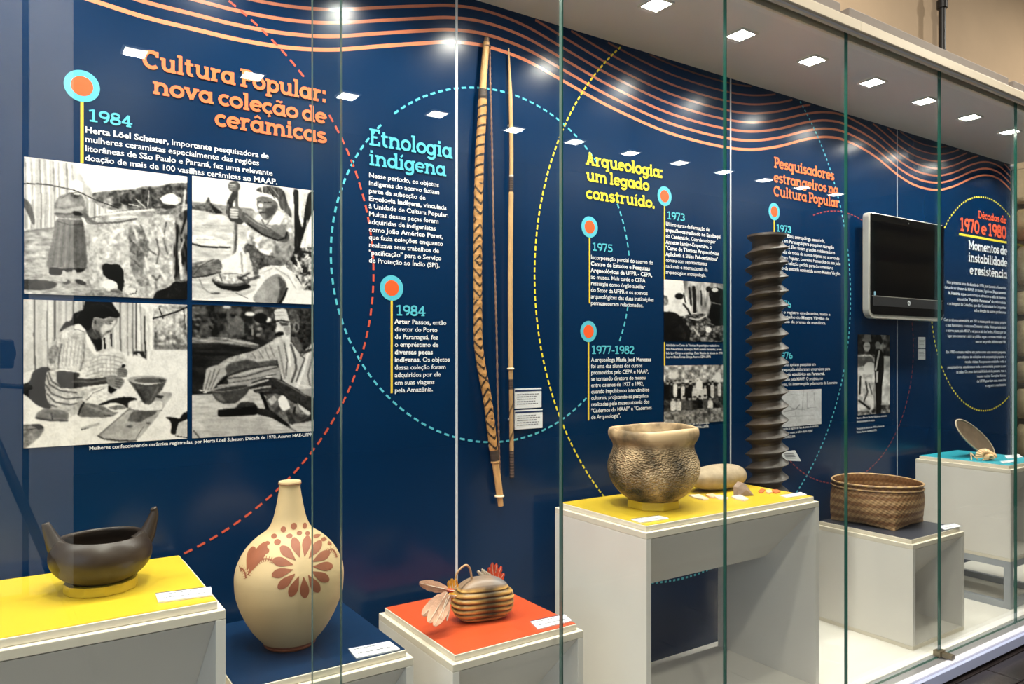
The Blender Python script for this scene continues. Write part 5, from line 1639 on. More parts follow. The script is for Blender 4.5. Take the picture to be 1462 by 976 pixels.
def feather(p0, p1, wd, m_, bend=0.01, name='feather', fray=0.12, seed=0, twist=0.0, droop=0.0):
    p0, p1 = Vector(p0), Vector(p1)
    d = (p1 - p0)
    view = (Vector((0, 0, ZC)) - (p0 + p1) / 2).normalized()
    side = d.normalized().cross(view).normalized()
    side = (Matrix.Rotation(twist, 3, d.normalized()) @ side)
    nrm = d.normalized().cross(side).normalized()
    rr = random.Random(seed)
    fr = [rr.uniform(1 - fray, 1.0) for _ in range(26)]
    b_ = B()
    for lay in (0, 1):
        off = nrm * (0.0006 * (1 if lay else -1))

        def f(u, v):
            s_ = u
            wv = wd * (math.sin(PI * min(1, u * 0.93 + 0.05)) ** 0.6) * fr[int(u * 18)] * (v - 0.5) * 2
            return p0 + d * s_ + side * wv + nrm * (bend * math.sin(PI * s_) + 0.0025 * abs(v - .5) * 2) + off + Vector((0, 0, -droop * s_ * s_))
        b_.grid(f, 18, 4)
    o = b_.build(name, m_, t, smooth=True)
    B().tube([p0, p0 + d * .5 + nrm * bend - nrm * 0.001, p0 + d * .96], [0.0011, 0.0008, 0.0003], 6).build('quill', M['feather_white'], o)
    return o


feather(RP(641, 842, -.01), RP(599, 832, -.01), 0.0145, M['feather_pale'], 0.006, seed=1)
feather(RP(639, 846, -.02), RP(603, 878, -.03), 0.0165, M['feather_pale'], 0.008, seed=2)
feather(RP(638, 846, -.03), RP(612, 888, -.05), 0.0175, M['feather_pale'], 0.010, seed=3)
feather(RP(640, 848, -.035), RP(620, 893, -.06), 0.0165, M['feather_pale'], 0.010, seed=4, twist=.3)
feather(RP(642, 850, -.04), RP(630, 884, -.055), 0.0140, M['feather_pale'], 0.008, seed=5, twist=-.3)
feather(RP(642, 860, -.04), RP(638, 886, -.055), 0.0035, M['feather_white'], 0.002, seed=6)
for k_, (a, b, c, d) in enumerate(((644, 842, 641, 829), (647, 842, 645, 826), (649, 840, 651, 826), (650, 838, 653, 832), (652, 850, 640, 849), (650, 852, 641, 852))):
    feather(RP(a, b, -.02), RP(c, d, -.02), 0.0075, M['feather_yellow'], 0.003, seed=10 + k_, fray=.3)
feather(RP(649, 843, -.035), RP(639, 842, -.035), 0.0055, M['feather_red'], 0.002, seed=20)
for k_, (a, b, c, d) in enumerate(((700, 832, 682, 815), (701, 832, 688, 812), (702, 832, 694, 816), (703, 833, 698, 819))):
    feather(RP(a, b, .035), RP(c, d, .035), 0.008, M['feather_white'], 0.003, seed=30 + k_, fray=.4)
for k_, (a, b, c, d) in enumerate(((705, 834, 703, 803), (706, 834, 709, 804), (707, 834, 716, 808), (708, 836, 720, 818), (706, 836, 719, 828), (704, 834, 698, 810))):
    feather(RP(a, b, .04), RP(c, d, .04), 0.0095, M['feather_red'], 0.003, seed=40 + k_, fray=.4)
for k_, (a, b, c, d) in enumerate(((712, 838, 729, 845), (714, 836, 733, 846))):
    feather(RP(a, b, .03), RP(c, d, .03), 0.007, M['feather_white'], 0.003, seed=50 + k_, fray=.3)

# ================================================================== BOW AND ARROW ON THE WALL
M['bow_weave'] = mat_attr('bow_weave', 0.5, bump=0.25, bump_scale=120)
bow_px = [(695, 54), (692, 90), (689.5, 126), (688, 171), (685, 215), (684, 252), (682.5, 314), (682, 360), (682, 412), (682.5, 478), (684, 500), (688.5, 531), (696, 570), (702.7, 624), (707, 659), (711.5, 690), (715, 722)]
YBOW = 1.928
bow = [(WP(x, y, YBOW)[0], YBOW, WP(x, y, YBOW)[1]) for x, y in bow_px]
cp = catmull(bow, 50)
t = thing('hunting_bow', (cp[-1][0], YW, cp[-1][2]), 'long wooden bow wrapped in braided tan and black cane on the blue wall', 'bow')
zz_ = [q[2] for q in cp]
zA, zB, zC_, zD = WP(690, 128, YBOW)[1], WP(689, 142, YBOW)[1], WP(705, 645, YBOW)[1], WP(707, 660, YBOW)[1]


def bow_r(z):
    top = cp[0][2]
    if z > zA: return 0.0092 + 0.0012 * min(1, (top - z) / 0.1) if z < top - .01 else 0.0075
    if z > zD: return 0.0138 - 0.0012 * abs(math.sin((z) * 150)) * 0.6
    return 0.0105 if z > cp[-1][2] + 0.03 else 0.0085


P_ = 0.031


def bow_c(s_, th):
    z = cp[0][2] - s_
    tan = np.array([0.50, 0.25, 0.08])
    dk = np.array([0.030, 0.018, 0.012])
    n_ = noise.noise(Vector((s_ * 30, th, 0)))
    if z > zA or z < zD:
        c = np.array([0.58, 0.33, 0.13]) * (1 + .25 * n_)
        if cp[0][2] - z < 0.015: c = np.array([.16, .09, .05])
        return (*c, 1)
    if z > zB or z < zC_:
        f = 1 if math.sin(z * 1400) > -0.3 else 0.3
        c = dk * 2.2 * f + 0.01
        return (*c, 1)
    a = ((th / (2 * PI)) % 1.0)
    if z > WP(684, 262, YBOW)[1]:
        v = (z / 0.030 + a * 1.0) % 1.0            # rope-like diagonal wrap
        f = 0 if v < 0.24 else 1
    else:
        q = abs((a * 2) % 1.0 - 0.5) * 2              # chevrons and diamonds
        v = (z / P_ + (q * 0.75) * (1 if math.sin(z * 26) > 0 else -1)) % 1.0
        f = 0 if v < 0.30 else 1
    c = (tan if f else dk) * (1 + .3 * n_)
    return (*c, 1)


# resample evenly so that the wrap pattern is crisp
tot = [0.0]
for i in range(1, len(cp)):
    tot.append(tot[-1] + (Vector(cp[i]) - Vector(cp[i - 1])).length)
N = 900
ev = []
j = 0
for k_ in range(N + 1):
    s_ = tot[-1] * k_ / N
    while j < len(tot) - 2 and tot[j + 1] < s_: j += 1
    f = (s_ - tot[j]) / max(1e-9, tot[j + 1] - tot[j])
    ev.append(tuple(cp[j][d] + f * (cp[j + 1][d] - cp[j][d]) for d in range(3)))
B().tube(ev, [bow_r(q[2]) for q in ev], 26, colfn=bow_c).build('bow_stave', M['bow_weave'], t, smooth=True)
M['string'] = mat('twisted_cord', srgb(132, 100, 84), 0.8, noise_amt=0.4, noise_scale=90)
st = [(699, 66), (700, 120), (701.5, 171), (703, 239), (705, 338), (707, 410), (709, 478), (711, 582), (713, 659), (714, 700)]
stp = catmull([(WP(x, y, 1.932)[0], 1.932, WP(x, y, 1.932)[1]) for x, y in st], 40)
B().tube(stp, [0.0030 + 0.0006 * math.sin(i * 1.3) for i in range(len(stp))], 8).build('bow_string', M['string'], t, smooth=True)
M['cotton'] = mat('white_cotton', srgb(226, 208, 176), 0.8, bump=0.5, bump_scale=200)


def ring(pts_c, r, tr, name, m_, parent, axis=(0, 0, 1)):
    c = Vector(pts_c)
    B().tube([(c.x + r * math.cos(2 * PI * i / 20), c.y + r * math.sin(2 * PI * i / 20), c.z) for i in range(20)], tr, 8, closed=True).build(name, m_, parent, smooth=True)


rx2, rz2 = WP(713, 708, YBOW)
ring((rx2, YBOW, rz2), 0.0120, 0.0035, 'cord_knot', M['cotton'], t)
rx2, rz2 = WP(694, 66, YBOW)
ring((rx2 + .003, YBOW, rz2), 0.0105, 0.0022, 'cord_knot', M['string'], t)
for yy in (150, 640):
    q = [e for e in ev if abs(e[2] - WP(690, yy, YBOW)[1]) < 0.004][0]
    B().box(q[0] - .004, q[0] + .004, YBOW + 0.012, YW - 0.0005, q[2] - .004, q[2] + .004).build('wall_peg', M['steel_grey'], t)

YAR = 1.934
arr = [(726.3, 69), (727.3, 100), (728.5, 132), (730, 200), (730, 252), (729, 330), (728.5, 412), (728.8, 480), (729.3, 530), (730, 580), (730.5, 640), (731, 682)]
ac = catmull([(WP(x, y, YAR)[0], YAR, WP(x, y, YAR)[1]) for x, y in arr], 40)
t = thing('long_arrow', (ac[-1][0], YW, ac[-1][2]), 'slim cane arrow with black bindings on the blue wall right of the bow', 'arrow')
zk = lambda y: WP(730, y, YAR)[1]


def arr_r(z):
    if z > zk(132): return 0.0018 + (zk(69) - z) / (zk(69) - zk(132)) * 0.0042
    if z > zk(250): return 0.0062
    if z > zk(275): return 0.0068
    if z > zk(525): return 0.0076
    return 0.0068


def arr_c(s_, th):
    z = ac[0][2] - s_
    c = np.array([0.56, 0.33, 0.14]) * (1 + .2 * noise.noise(Vector((s_ * 18, th, 2))))
    dk = np.array([0.030, 0.020, 0.016])
    if zk(246) > z > zk(274) and z < zk(252): c = dk * (1.0 if math.sin(z * 900) > 0 else 3)
    elif zk(250) >= z > zk(252): c = np.array([.7, .62, .5])
    elif zk(541) > z > zk(556): c = dk * (1.0 if math.sin(z * 900) > 0 else 3)
    elif zk(556) >= z > zk(643):
        v = ((z / 0.085) + th / (2 * PI)) % 1
        c = c * (0.8 if v > .16 else 0.2)
    elif z <= zk(643): c = dk * (1.0 if math.sin(z * 700) > 0 else 5)
    elif zk(526) > z: c = c * .85
    return (*c, 1)


av = []
tot = [0.0]
for i in range(1, len(ac)):
    tot.append(tot[-1] + (Vector(ac[i]) - Vector(ac[i - 1])).length)
j = 0
for k_ in range(701):
    s_ = tot[-1] * k_ / 700
    while j < len(tot) - 2 and tot[j + 1] < s_: j += 1
    f = (s_ - tot[j]) / max(1e-9, tot[j + 1] - tot[j])
    av.append(tuple(ac[j][d] + f * (ac[j + 1][d] - ac[j][d]) for d in range(3)))
B().tube(av, [arr_r(q[2]) for q in av], 16, colfn=arr_c).build('arrow_shaft', M['bow_weave'], t, smooth=True)
rx2, rz2 = WP(729, 526, YAR)
ring((rx2, YAR, rz2), 0.0085, 0.0030, 'cord_knot', M['cotton'], t)
for yy in (180, 600):
    q = [e for e in av if abs(e[2] - WP(730, yy, YAR)[1]) < 0.004][0]
    B().box(q[0] - .003, q[0] + .003, YAR + 0.006, YW - 0.0005, q[2] - .003, q[2] + .003).build('wall_peg', M['steel_grey'], t)

# ================================================================== BIG CLAY POT
gx, gy = 1.651, 1.674
ring_stand(gx, gy, T_YM, 0.083, 0.024, 'yellow faceted ring stand under the big clay pot', 8, R(22))
t = thing('clay_pot', (gx, gy, T_YM + .02), 'big wide-mouthed tan clay pot with dimpled belly and dark smoke stains', 'pot')


def mat_pot():
    m = mat('dimpled_clay', (0.5, 0.3, 0.15, 1), 0.5, spec=0.35)
    nt = m.node_tree
    bs_ = nt.nodes['Principled BSDF']
    tc = nt.nodes.new('ShaderNodeTexCoord')
    n1 = nt.nodes.new('ShaderNodeTexNoise'); n1.inputs['Scale'].default_value = 9; n1.inputs['Detail'].default_value = 5
    rp = nt.nodes.new('ShaderNodeValToRGB')
    rp.color_ramp.elements[0].position = 0.36; rp.color_ramp.elements[0].color = (0.040, 0.034, 0.024, 1)
    rp.color_ramp.elements[1].position = 0.60; rp.color_ramp.elements[1].color = (0.62, 0.44, 0.25, 1)
    e2 = rp.color_ramp.elements.new(0.48); e2.color = (0.30, 0.205, 0.11, 1)
    n3 = nt.nodes.new('ShaderNodeTexVoronoi'); n3.inputs['Scale'].default_value = 135
    mp = nt.nodes.new('ShaderNodeMapping'); mp.inputs['Scale'].default_value = (1, 1, 1.5)
    nt.links.new(tc.outputs['Object'], mp.inputs[0]); nt.links.new(mp.outputs[0], n3.inputs['Vector'])
    nt.links.new(tc.outputs['Object'], n1.inputs['Vector'])
    nt.links.new(n1.outputs['Fac'], rp.inputs[0])
    sx_ = nt.nodes.new('ShaderNodeSeparateXYZ'); nt.links.new(tc.outputs['Object'], sx_.inputs[0])
    mr = nt.nodes.new('ShaderNodeMapRange')       # dimples on the body only, smooth lip
    mr.inputs['From Min'].default_value = 0.185; mr.inputs['From Max'].default_value = 0.150
    nt.links.new(sx_.outputs['Z'], mr.inputs['Value'])
    bp = nt.nodes.new('ShaderNodeBump'); bp.inputs['Distance'].default_value = 0.012
    ml = nt.nodes.new('ShaderNodeMath'); ml.operation = 'MULTIPLY'; ml.inputs[1].default_value = 0.95
    nt.links.new(mr.outputs[0], ml.inputs[0]); nt.links.new(ml.outputs[0], bp.inputs['Strength'])
    nt.links.new(n3.outputs['Distance'], bp.inputs['Height'])
    nt.links.new(bp.outputs[0], bs_.inputs['Normal'])
    nt.links.new(rp.outputs[0], bs_.inputs['Base Color'])
    return m


M['pot'] = mat_pot()
z0 = T_YM + 0.0195
pp = [(0.02, 0.0), (0.060, 0.001), (0.082, 0.008), (0.106, 0.026), (0.127, 0.052), (0.1395, 0.082), (0.1415, 0.105), (0.1375, 0.128), (0.1290, 0.150), (0.1250, 0.163), (0.1262, 0.176), (0.1335, 0.188), (0.1385, 0.199), (0.1395, 0.211), (0.1370, 0.220), (0.1315, 0.2245),
      (0.1250, 0.2225), (0.1215, 0.212), (0.1180, 0.190), (0.1170, 0.165), (0.1260, 0.135), (0.131, 0.105), (0.120, 0.06), (0.08, 0.02), (0.02, 0.012)]


def potfn(p_, a, r, z):
    k_ = 1 + 0.010 * math.sin(2 * a + .6) + 0.006 * noise.noise(Vector((math.cos(a) * 2, math.sin(a) * 2, z * 14)))
    lip = max(0, (z - .18) / .045)
    if z < 0.17 and r > 0.06:
        q = Vector((math.cos(a) * r, math.sin(a) * r, z * 1.3)) * 135
        d_ = noise.voronoi(q)[0]
        k_ += 0.009 * min(1.0, d_[1] - d_[0]) * min(1, (0.17 - z) / .02) * (0.6 + 0.8 * noise.noise(q * 0.08))
    return [r * k_ * math.cos(a), r * k_ * math.sin(a), z + lip * (0.0035 * math.sin(a * 1.0 + 2.2) + 0.0022 * math.sin(3 * a))]


pb = B().lathe([(r, z) for r, z in catmull(pp, 11)], 300, (0, 0, 0), fn=potfn)
o = pb.build('pot_body', M['pot'], None, smooth=True)
o.location = (gx, gy, z0)
o.parent = t
o.matrix_parent_inverse = Matrix.Translation(-t.location)

# ================================================================== STONE, SHARDS
M['pale_stone'] = mat('pale_granite', srgb(166, 148, 122), 0.8, noise_amt=0.18, noise_scale=45, bump=0.35, bump_scale=90)
sxc, syc = 2.040, 1.752


def stonef(u, v):
    th, ph = 2 * PI * u, PI * (v - 0.5)
    p_ = Vector((e_(math.cos(ph), .9) * e_(math.cos(th), .8), e_(math.cos(ph), .9) * math.sin(th), e_(math.sin(ph), .9)))
    k_ = 1 + 0.04 * noise.noise(p_ * 1.5)
    return (sxc + p_.x * 0.132 * k_, syc + p_.y * 0.056 * k_, T_YM + 0.0435 + p_.z * 0.043 * (1 + 0.03 * p_.x))


o = B().grid(stonef, 48, 28, wrapu=True).build('grinding_stone', M['pale_stone'], None, smooth=True, loc=(sxc, syc, T_YM))
tag(o, 'smooth pale oval stone lying behind the big clay pot', 'stone')
M['shard_pale'] = mat('pale_shard', srgb(226, 206, 176), 0.8, noise_amt=0.12, noise_scale=60, bump=0.3, bump_scale=120)
M['shard_pink'] = mat('pink_shard', srgb(224, 176, 138), 0.8, noise_amt=0.15, noise_scale=60, bump=0.3, bump_scale=120)
M['shard_orange'] = mat('orange_shard', srgb(190, 100, 40), 0.8, noise_amt=0.35, noise_scale=70, bump=0.3, bump_scale=120)
M['flint'] = mat('grey_flint', srgb(140, 118, 102), 0.6, noise_amt=0.25, noise_scale=40, bump=0.5, bump_scale=60)


def shard(pix, m_, label, cat, name, h=0.004, lift=0.0008, group=None, top=None):
    P = [TP(960 + x / 6.645, 640 + y / 6.645, T_YM) for x, y in pix]
    c = Vector((sum(q[0] for q in P) / len(P), sum(q[1] for q in P) / len(P)))
    n = len(P)
    b_ = B()
    vs = [(q[0], q[1], T_YM + lift) for q in P] + [(c.x + (q[0] - c.x) * .93, c.y + (q[1] - c.y) * .93, T_YM + lift + h * (1 + .25 * math.sin(i * 2.1))) for i, q in enumerate(P)] + [(c.x, c.y, T_YM + lift + (top or h * 1.3))]
    fs = [tuple(range(n))[::-1]] + [(i, (i + 1) % n, n + (i + 1) % n, n + i) for i in range(n)] + [(n + i, n + (i + 1) % n, 2 * n) for i in range(n)]
    b_.add(vs, fs)
    o = b_.build(name, m_, None, loc=(c.x, c.y, T_YM))
    tag(o, label, cat, group)


shard([(150, 452), (255, 445), (300, 462), (345, 485), (290, 494), (200, 470)], M['shard_pale'], 'pale flat pottery shard nearest the big clay pot', 'shard', 'pottery_shard')
shard([(315, 446), (380, 438), (425, 452), (400, 474), (350, 470)], M['shard_pink'], 'pinkish flat pottery shard between two pale ones', 'shard', 'pottery_shard')
shard([(395, 462), (440, 450), (490, 455), (535, 478), (505, 496), (430, 484)], M['shard_pale'], 'pale flat pottery shard in the middle of the row', 'shard', 'pottery_shard')
shard([(555, 462), (640, 452), (690, 466), (725, 488), (680, 504), (600, 486)], M['shard_pale'], 'pale flat pottery shard under the grey flint piece', 'shard', 'pottery_shard')
shard([(815, 410), (850, 388), (880, 398), (860, 425), (825, 425)], M['shard_orange'], 'left one of three small orange-brown shards', 'shard', 'clay_shard', .0035)
shard([(885, 402), (930, 396), (950, 418), (915, 434), (888, 424)], M['shard_pink'], 'middle and palest one of three small orange-brown shards', 'shard', 'clay_shard', .0035)
shard([(945, 398), (1000, 400), (1028, 416), (985, 430), (955, 424)], M['shard_orange'], 'right one of three small orange-brown shards', 'shard', 'clay_shard', .0035)
# upright-leaning flint
fx, fy = TP(960 + 705 / 6.645, 640 + 452 / 6.645, T_YM)
pl = [(-.034, 0), (.030, 0), (.024, .012), (.008, .040), (-.004, .043), (-.026, .028)]
b_ = B()
n = len(pl)
q0 = [Vector((fx + a * .92, fy + a * -.30 + .018 + z * 0.35, T_YM + .0012 + z)) for a, z in pl]
q1 = [Vector((fx + a * .92 * .9, fy + a * -.30 + z * 0.35, T_YM + .0012 + z * .93)) for a, z in pl]
cc = sum(q1, Vector()) / n + Vector((0, -.006, 0))
b_.add(q0 + q1 + [cc], [tuple(range(n))] + [(i, n + i, n + (i + 1) % n, (i + 1) % n) for i in range(n)] + [(n + i, 2 * n, n + (i + 1) % n) for i in range(n)])
tag(b_.build('flint_piece', M['flint'], None, loc=(fx, fy, T_YM)), 'grey-brown pointed flint piece at the right end of the oval stone', 'flint')

# ================================================================== WOODEN SCREW
wx, wy = 2.332, 1.775
t = thing('press_screw', (wx, wy, DECK), 'tall dark brown wooden press screw with deep thread behind the middle plinth', 'wooden screw')
M['screw_wood'] = mat('dark_worn_wood', (0.044, 0.031, 0.022, 1), 0.45, noise_amt=0.5, noise_scale=10, bump=0.35, bump_scale=30, stretch=(1, 1, 3))
PITCH = 0.0528
ZTOP = ZC + 0.442
turns = int((ZTOP - 0.02 - DECK - .03) / PITCH)
zs0 = ZTOP - 0.018 - turns * PITCH
prof_t = [(0.0500, 0.0), (0.0530, 0.10), (0.0640, 0.30), (0.0765, 0.44), (0.0775, 0.49), (0.0745, 0.54), (0.0620, 0.72), (0.0530, 0.90)]
na = 48
nt_ = turns * na
b_ = B()
m_ = len(prof_t)
for i in range(nt_ + 1):
    a = 2 * PI * i / na
    zb = zs0 + PITCH * i / na
    wob = 1 + 0.02 * noise.noise(Vector((i * 0.09, 0, 0)))
    for (r, dz) in prof_t:
        z = zb + (dz - 1.0) * PITCH
        rr = r * (wob if r > .06 else 1)
        z = min(max(z, DECK + 0.001), ZTOP - 0.002)
        b_.v.append((wx + rr * math.cos(a), wy + rr * math.sin(a), z))
for i in range(nt_):
    for j in range(m_ - 1):
        b_.f.append((i * m_ + j, (i + 1) * m_ + j, (i + 1) * m_ + j + 1, i * m_ + j + 1))
    # join this turn's upper edge to the next turn's lower edge
    if i + na + 1 <= nt_:
        b_.f.append((i * m_ + m_ - 1, (i + 1) * m_ + m_ - 1, (i + 1 + na) * m_, (i + na) * m_))
b_.mi = [0] * len(b_.f)
b_.build('screw_thread', M['screw_wood'], t, smooth=True, auto=50)
B().lathe([(0.0535, DECK + .0005), (0.0525, DECK + .05), (0.0525, ZTOP - .03), (0.060, ZTOP - .022), (0.0715, ZTOP - .012), (0.070, ZTOP - .004), (0.050, ZTOP)], 48, (wx, wy, 0)).build('screw_core', M['screw_wood'], t, smooth=True, auto=50)

# ================================================================== BASKET
bx2, by2 = 3.012, 1.745
t = thing('woven_basket', (bx2, by2, T_BK), 'round-rimmed square-based woven cane basket with brown and tan bands', 'basket')
M['cane'] = mat_attr('woven_cane', 0.5, bump=0.2, bump_scale=150)
ROT = R(-130)
HB = 0.166


def bsk_r(a, h):
    # square at the bottom, round at the rim
    d = a - ROT
    q = (d + PI / 4) % (PI / 2) - PI / 4
    sq = 0.186 * (math.cos(PI / 4) / max(math.cos(PI / 4 - abs(q)), 1e-3))
    mixv = min(1, h / 0.85) ** 0.55
    r = sq * (1 - mixv) + 0.170 * mixv
    return r * (1 + 0.07 * math.sin(PI * min(1, h * 1.1)))


def bskf(u, v, inner=False):
    a = 2 * PI * u
    h = v
    r = bsk_r(a, h) - (0.007 if inner else 0)
    q = abs(((a - ROT + PI / 4) % (PI / 2)) - PI / 4) / (PI / 4)
    lift = 0.007 * q * (1 - h) ** 3
    tw = math.sin(u * 2 * PI * 52 + v * 26) * math.sin(v * PI * 22)
    r += 0.0013 * tw
    return (bx2 + r * math.cos(a), by2 + r * math.sin(a), T_BK + 0.001 + lift + HB * h)


def bskc(u, v):
    n_ = noise.noise(Vector((math.cos(2 * PI * u) * 3, math.sin(2 * PI * u) * 3, v * 3)))
    zig = 0.016 * (abs((u * 26) % 1 - 0.5) * 2 - .5)
    b1 = math.sin((v + zig) * 2 * PI * 5.0 + 0.6)
    tanc, brn = np.array([0.46, 0.28, 0.13]), np.array([0.25, 0.115, 0.046])
    if v > .80:
        b1 = -.6
    f = 1 / (1 + math.exp(-b1 * 4 - n_ * 2))
    c = brn + (tanc - brn) * f
    tw = math.sin(u * 2 * PI * 52 + v * 26) * math.sin(v * PI * 22)
    c = c * (0.82 + 0.28 * tw) * (1 + .2 * n_)
    return (*c, 1)


bb = B().grid(lambda u, v: bskf(u, v), 360, 90, colfn=bskc, wrapu=True)
bb.build('basket_wall', M['cane'], t, smooth=True)
bb = B().grid(lambda u, v: bskf(u, 1 - v, True), 180, 40, colfn=lambda u, v: tuple(np.array(bskc(u, .9 - .5 * v)) * np.array([1, 1, 1, 1])), wrapu=True)
bb.build('basket_lining', M['cane'], t, smooth=True)
bb = B()
nn = 72
bb.add([(bx2, by2, T_BK + .012)] + [(bx2 + (bsk_r(2 * PI * i / nn, 0.02) - .004) * math.cos(2 * PI * i / nn), by2 + (bsk_r(2 * PI * i / nn, 0.02) - .004) * math.sin(2 * PI * i / nn), bskf(i / nn, 0.03)[2]) for i in range(nn)],
       [(0, 1 + i, 1 + (i + 1) % nn) for i in range(nn)], cols=[(0.22, 0.12, 0.05, 1)] * (nn + 1))
bb.build('basket_base', M['cane'], t)
for (dz, dr, tr, nm) in ((0.0, 0.003, 0.0045, 'rim_hoop'), (-0.018, 0.004, 0.0032, 'lower_hoop')):
    P = []
    for i in range(96):
        a = 2 * PI * i / 96
        r = bsk_r(a, 1 + dz / HB) + dr
        P.append((bx2 + r * math.cos(a), by2 + r * math.sin(a), T_BK + HB + dz + 0.0022 * math.sin(2 * a)))
    B().tube(P, tr, 8, closed=True, colfn=lambda s_, th: (0.40 * (1 + .3 * math.sin(s_ * 400)), 0.25 * (1 + .3 * math.sin(s_ * 400)), 0.12, 1)).build(nm, M['cane'], t, smooth=True)

# ================================================================== OVAL DISH AND SHELL ON THE TEAL TOP
right = Vector((math.sin(YAW), -math.cos(YAW), 0))
fwd = Vector((math.cos(YAW), math.sin(YAW), 0))
upv = Vector((0, 0, 1))


def at_depth(px, py, Y):
    X, Z = WP(px, py, Y)
    return Vector((X, Y, Z))


dc = at_depth(1393, 625, 1.72)
t = thing('gourd_dish', (dc.x, dc.y, T_TL), 'thin oval brown gourd dish leaning up on the teal plinth', 'dish')
ma = (at_depth(1420, 645, 1.70) - at_depth(1366, 609, 1.74))
La = ma.length / 2
ma.normalize()
vdir = (dc - Vector((0, 0, ZC))).normalized()
sid = ma.cross(vdir).normalized()               # across the ellipse, as seen
mn = (vdir * 0.93 + sid * 0.37).normalized()
mn = (mn - ma * mn.dot(ma)).normalized()
nrm = ma.cross(mn).normalized()
if nrm.z < 0: nrm = -nrm
M['gourd_in'] = mat('dish_inside', srgb(104, 86, 68), 0.5, noise_amt=0.3, noise_scale=30, bump=0.2, bump_scale=80)
M['gourd_rim'] = mat('dish_rim', srgb(176, 160, 136), 0.45, noise_amt=0.15)


def dish(u, v, off=0.0):
    a = 2 * PI * u
    k_ = 1 - v
    return dc + ma * (La * k_ * math.cos(a)) + mn * (0.074 * k_ * math.sin(a)) - nrm * (0.011 * (1 - k_ * k_) + off)


b_ = B().grid(lambda u, v: dish(u, v * .98), 48, 10, wrapu=True)
b_.build('dish_inside', M['gourd_in'], t, smooth=True)
B().grid(lambda u, v: dish(u, v * .98, .003), 48, 10, wrapu=True).build('dish_back', M['gourd_in'], t, smooth=True)
B().tube([dish(i / 48, 0, .0015) for i in range(48)], 0.0036, 8, closed=True).build('dish_rim', M['gourd_rim'], t, smooth=True)
low = at_depth(1388, 656, 1.66)
M['reed2'] = mat('pale_reed', srgb(196, 164, 122), 0.6)
B().tube([(low.x - .005, low.y, T_TL + .001), at_depth(1386, 646, 1.68)], 0.0030, 8).build('prop_stick', M['reed2'], t)
B().tube([(low.x + .012, low.y - .02, T_TL + .001), at_depth(1386, 646, 1.68)], 0.0026, 8).build('prop_stick', M['reed2'], t)

sc_ = TP(1411, 657, T_TL)
shx, shy = sc_[0], sc_[1] + 0.012
M['shell'] = mat('cream_orange_shell', srgb(226, 182, 132), 0.45, noise_amt=0.25, noise_scale=35, bump=0.3, bump_scale=60)
t = thing('sea_shell', (shx, shy, T_TL), 'cream and orange ribbed shell in front of the leaning oval dish', 'shell')


def shf(u, v, cx, cz, rr, rot):
    a = R(200 - 220 * u)
    k_ = v
    rad = rr * k_ * (1 + 0.03 * math.cos(u * PI * 22))
    x = math.cos(a) * rad
    z = math.sin(a) * rad * .8
    bulge = 0.018 * math.sin(PI * min(1, k_ * .95)) + 0.0015 * math.cos(u * PI * 22) * k_
    p_ = Vector((x, -bulge, z))
    p_ = Matrix.Rotation(rot, 3, 'Z') @ p_
    return (shx + cx + p_.x, shy + p_.y, T_TL + cz + p_.z)


for (cx, cz, rr, rot, dy) in ((-.012, .022, .040, R(-30), 0), (.028, .016, .026, R(-45), -.01), (-.004, .014, .026, R(-20), -.014)):
    b_ = B().grid(lambda u, v: tuple(np.array(shf(u, v, cx, cz, rr, rot)) + np.array([0, dy, 0])), 66, 12)
    b_.grid(lambda u, v: tuple(np.array(shf(u, v, cx, cz, rr, rot)) + np.array([0, dy + .003, 0])), 66, 12)
    b_.build('shell_valve', M['shell'], t, smooth=True)
B().tube([(shx - .035, shy - .004, T_TL + .004), (shx, shy - .012, T_TL + .005), (shx + .045, shy - .012, T_TL + .004)], .0042, 8).build('shell_hinge', M['shell'], t, smooth=True)

# ================================================================== ALL-IN-ONE SCREEN
YT = 1.885
tx0, tx1 = WP(1241, 380, YT)[0], WP(1348.5, 380, YT)[0]
tz1, tz0 = ZC + 0.634, ZC + 0.157
t = thing('wall_screen', ((tx0 + tx1) / 2, YT, tz0), 'black all-in-one computer screen with silver rim mounted on the blue wall', 'screen')


def rrect(x0, x1, z0, z1, rs, n=8):
    out = []
    for (cx, cz, r, a0) in ((x1 - rs[1], z1 - rs[1], rs[1], 0), (x0 + rs[0], z1 - rs[0], rs[0], 90), (x0 + rs[3], z0 + rs[3], rs[3], 180), (x1 - rs[2], z0 + rs[2], rs[2], 270)):
        out += [(cx + r * math.cos(R(a0 + 90 * i / n)), cz + r * math.sin(R(a0 + 90 * i / n))) for i in range(n + 1)]
    return out


fy_ = lambda p_, q: (p_[0], q, p_[1])
o_ = rrect(tx0, tx1, tz0, tz1, (.022, .022, .045, .045))
B().prism(o_, fy_, YT + 0.032, YT + 0.002).build('silver_rim', M['silver'], t, bevel=0.002)
i_ = rrect(tx0 + .011, tx1 - .004, tz0 + .018, tz1 - .003, (.012, .012, .03, .03))
B().prism(i_, fy_, YT + 0.012, YT - 0.0005).build('bezel', M['bezel'], t, bevel=0.0015)
B().box(tx0 + .030, tx1 - .024, YT - 0.0015, YT - 0.0004, tz0 + .112, tz1 - .036).build('display_glass', M['screen'], t)
B().box(tx0 + .030, tx1 - .026, YT - 0.0015, YT - 0.0004, tz0 + .058, tz0 + .100).build('speaker_chin', M['chin'], t)
B().box(tx0 + .022, tx1 - .018, YT - 0.0018, YT - 0.0004, tz0 + .1005, tz0 + .1025).build('chin_line', M['silver'], t)
B().prism([(tx0 + .33 + .011 * math.cos(2 * PI * i / 24), tz0 + .079 + .011 * math.sin(2 * PI * i / 24)) for i in range(24)], fy_, YT - .0016, YT - .0026).build('logo_disc', M['logo'], t)
gm = glyph_mesh('hp', True)
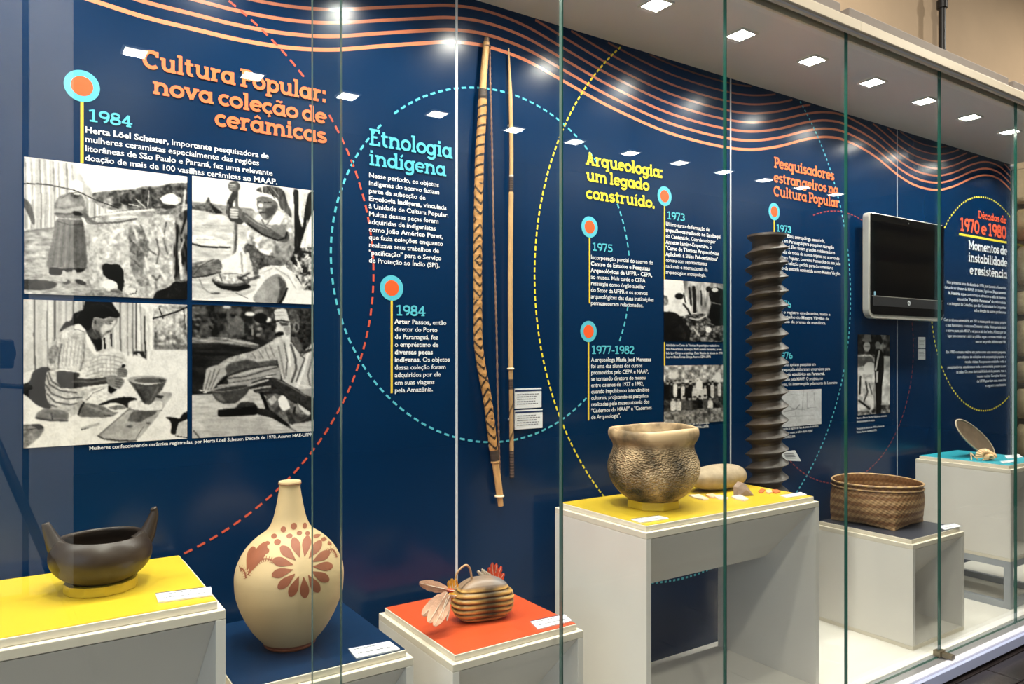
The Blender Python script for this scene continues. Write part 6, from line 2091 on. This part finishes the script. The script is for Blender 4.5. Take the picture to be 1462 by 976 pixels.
B().add([(tx0 + .3225 + v[0] * .0135, YT - .0030, tz0 + .0755 + v[1] * .0135) for v in gm[0]], gm[1]).build('logo_letters', M['chin'], t)
B().box(tx0 + .036, tx0 + .050, YT - 0.0018, YT - .0008, tz0 + .104, tz0 + .122).build('sticker', M['tag_blue'], t)
B().prism([(tx0 + .33 + .004 * math.cos(2 * PI * i / 12), tz1 - .022 + .004 * math.sin(2 * PI * i / 12)) for i in range(12)], fy_, YT - .0004, YT - .0012).build('webcam', M['chin'], t)
B().prism(rrect(tx0 + .035, tx1 - .035, tz0 + .05, tz1 - .03, (.02,) * 4), fy_, YT + 0.050, YT + 0.0325).build('back_cover', M['black'], t, bevel=0.004)
B().box(tx0 + .24, tx0 + .42, YT + .0505, YW - .0008, tz0 + .15, tz0 + .33).build('wall_bracket', M['iron'], t)

# ================================================================== PHOTOGRAPHER'S TRIPOD (seen mirrored in the glass)
t = thing('camera_tripod', (-0.05, -0.12, 0), 'black camera tripod in front of the case, seen only as a dark reflection', 'tripod')
hx, hy = -0.06, -0.14
B().tube([(hx, hy, 0.72), (hx, hy, ZC - .07)], 0.014, 10).build('centre_post', M['black'], t, smooth=True)
B().box(hx - .035, hx + .035, hy - .035, hy + .035, ZC - .13, ZC - .075).build('ball_head', M['black'], t, bevel=0.01)
Tm = Matrix.Translation((hx, hy, ZC)) @ Matrix.Rotation(YAW - R(90), 4, 'Z')
B().box(-.07, .07, -.03, .03, -.050, .045, T=Tm).box(-.03, .03, -.03, .02, .045, .07, T=Tm).build('camera_body', M['black'], t, bevel=0.008)
B().tube([Tm @ Vector((0, .03, 0)), Tm @ Vector((0, .085, 0))], .036, 20).build('lens_barrel', M['black'], t, smooth=True, auto=40)
B().tube([(hx, hy - .0, ZC - .10), (hx + .12, hy - .06, ZC - .115)], .008, 8).build('pan_handle', M['black'], t)
for a in (-100, 20, 140):
    dx, dy = math.cos(R(a)) * .36, math.sin(R(a)) * .36
    q = B().tube([(hx, hy, ZC - .22), (hx + dx * .5, hy + dy * .5, (ZC - .22) * .5)], 0.015, 10)
    q.tube([(hx + dx * .48, hy + dy * .48, (ZC - .22) * .52), (hx + dx * .53, hy + dy * .53, (ZC - .22) * .47)], 0.020, 10)
    q.tube([(hx + dx * .5, hy + dy * .5, (ZC - .22) * .5), (hx + dx, hy + dy, 0.004)], 0.011, 10)
    q.build('leg', M['black'], t, smooth=True)
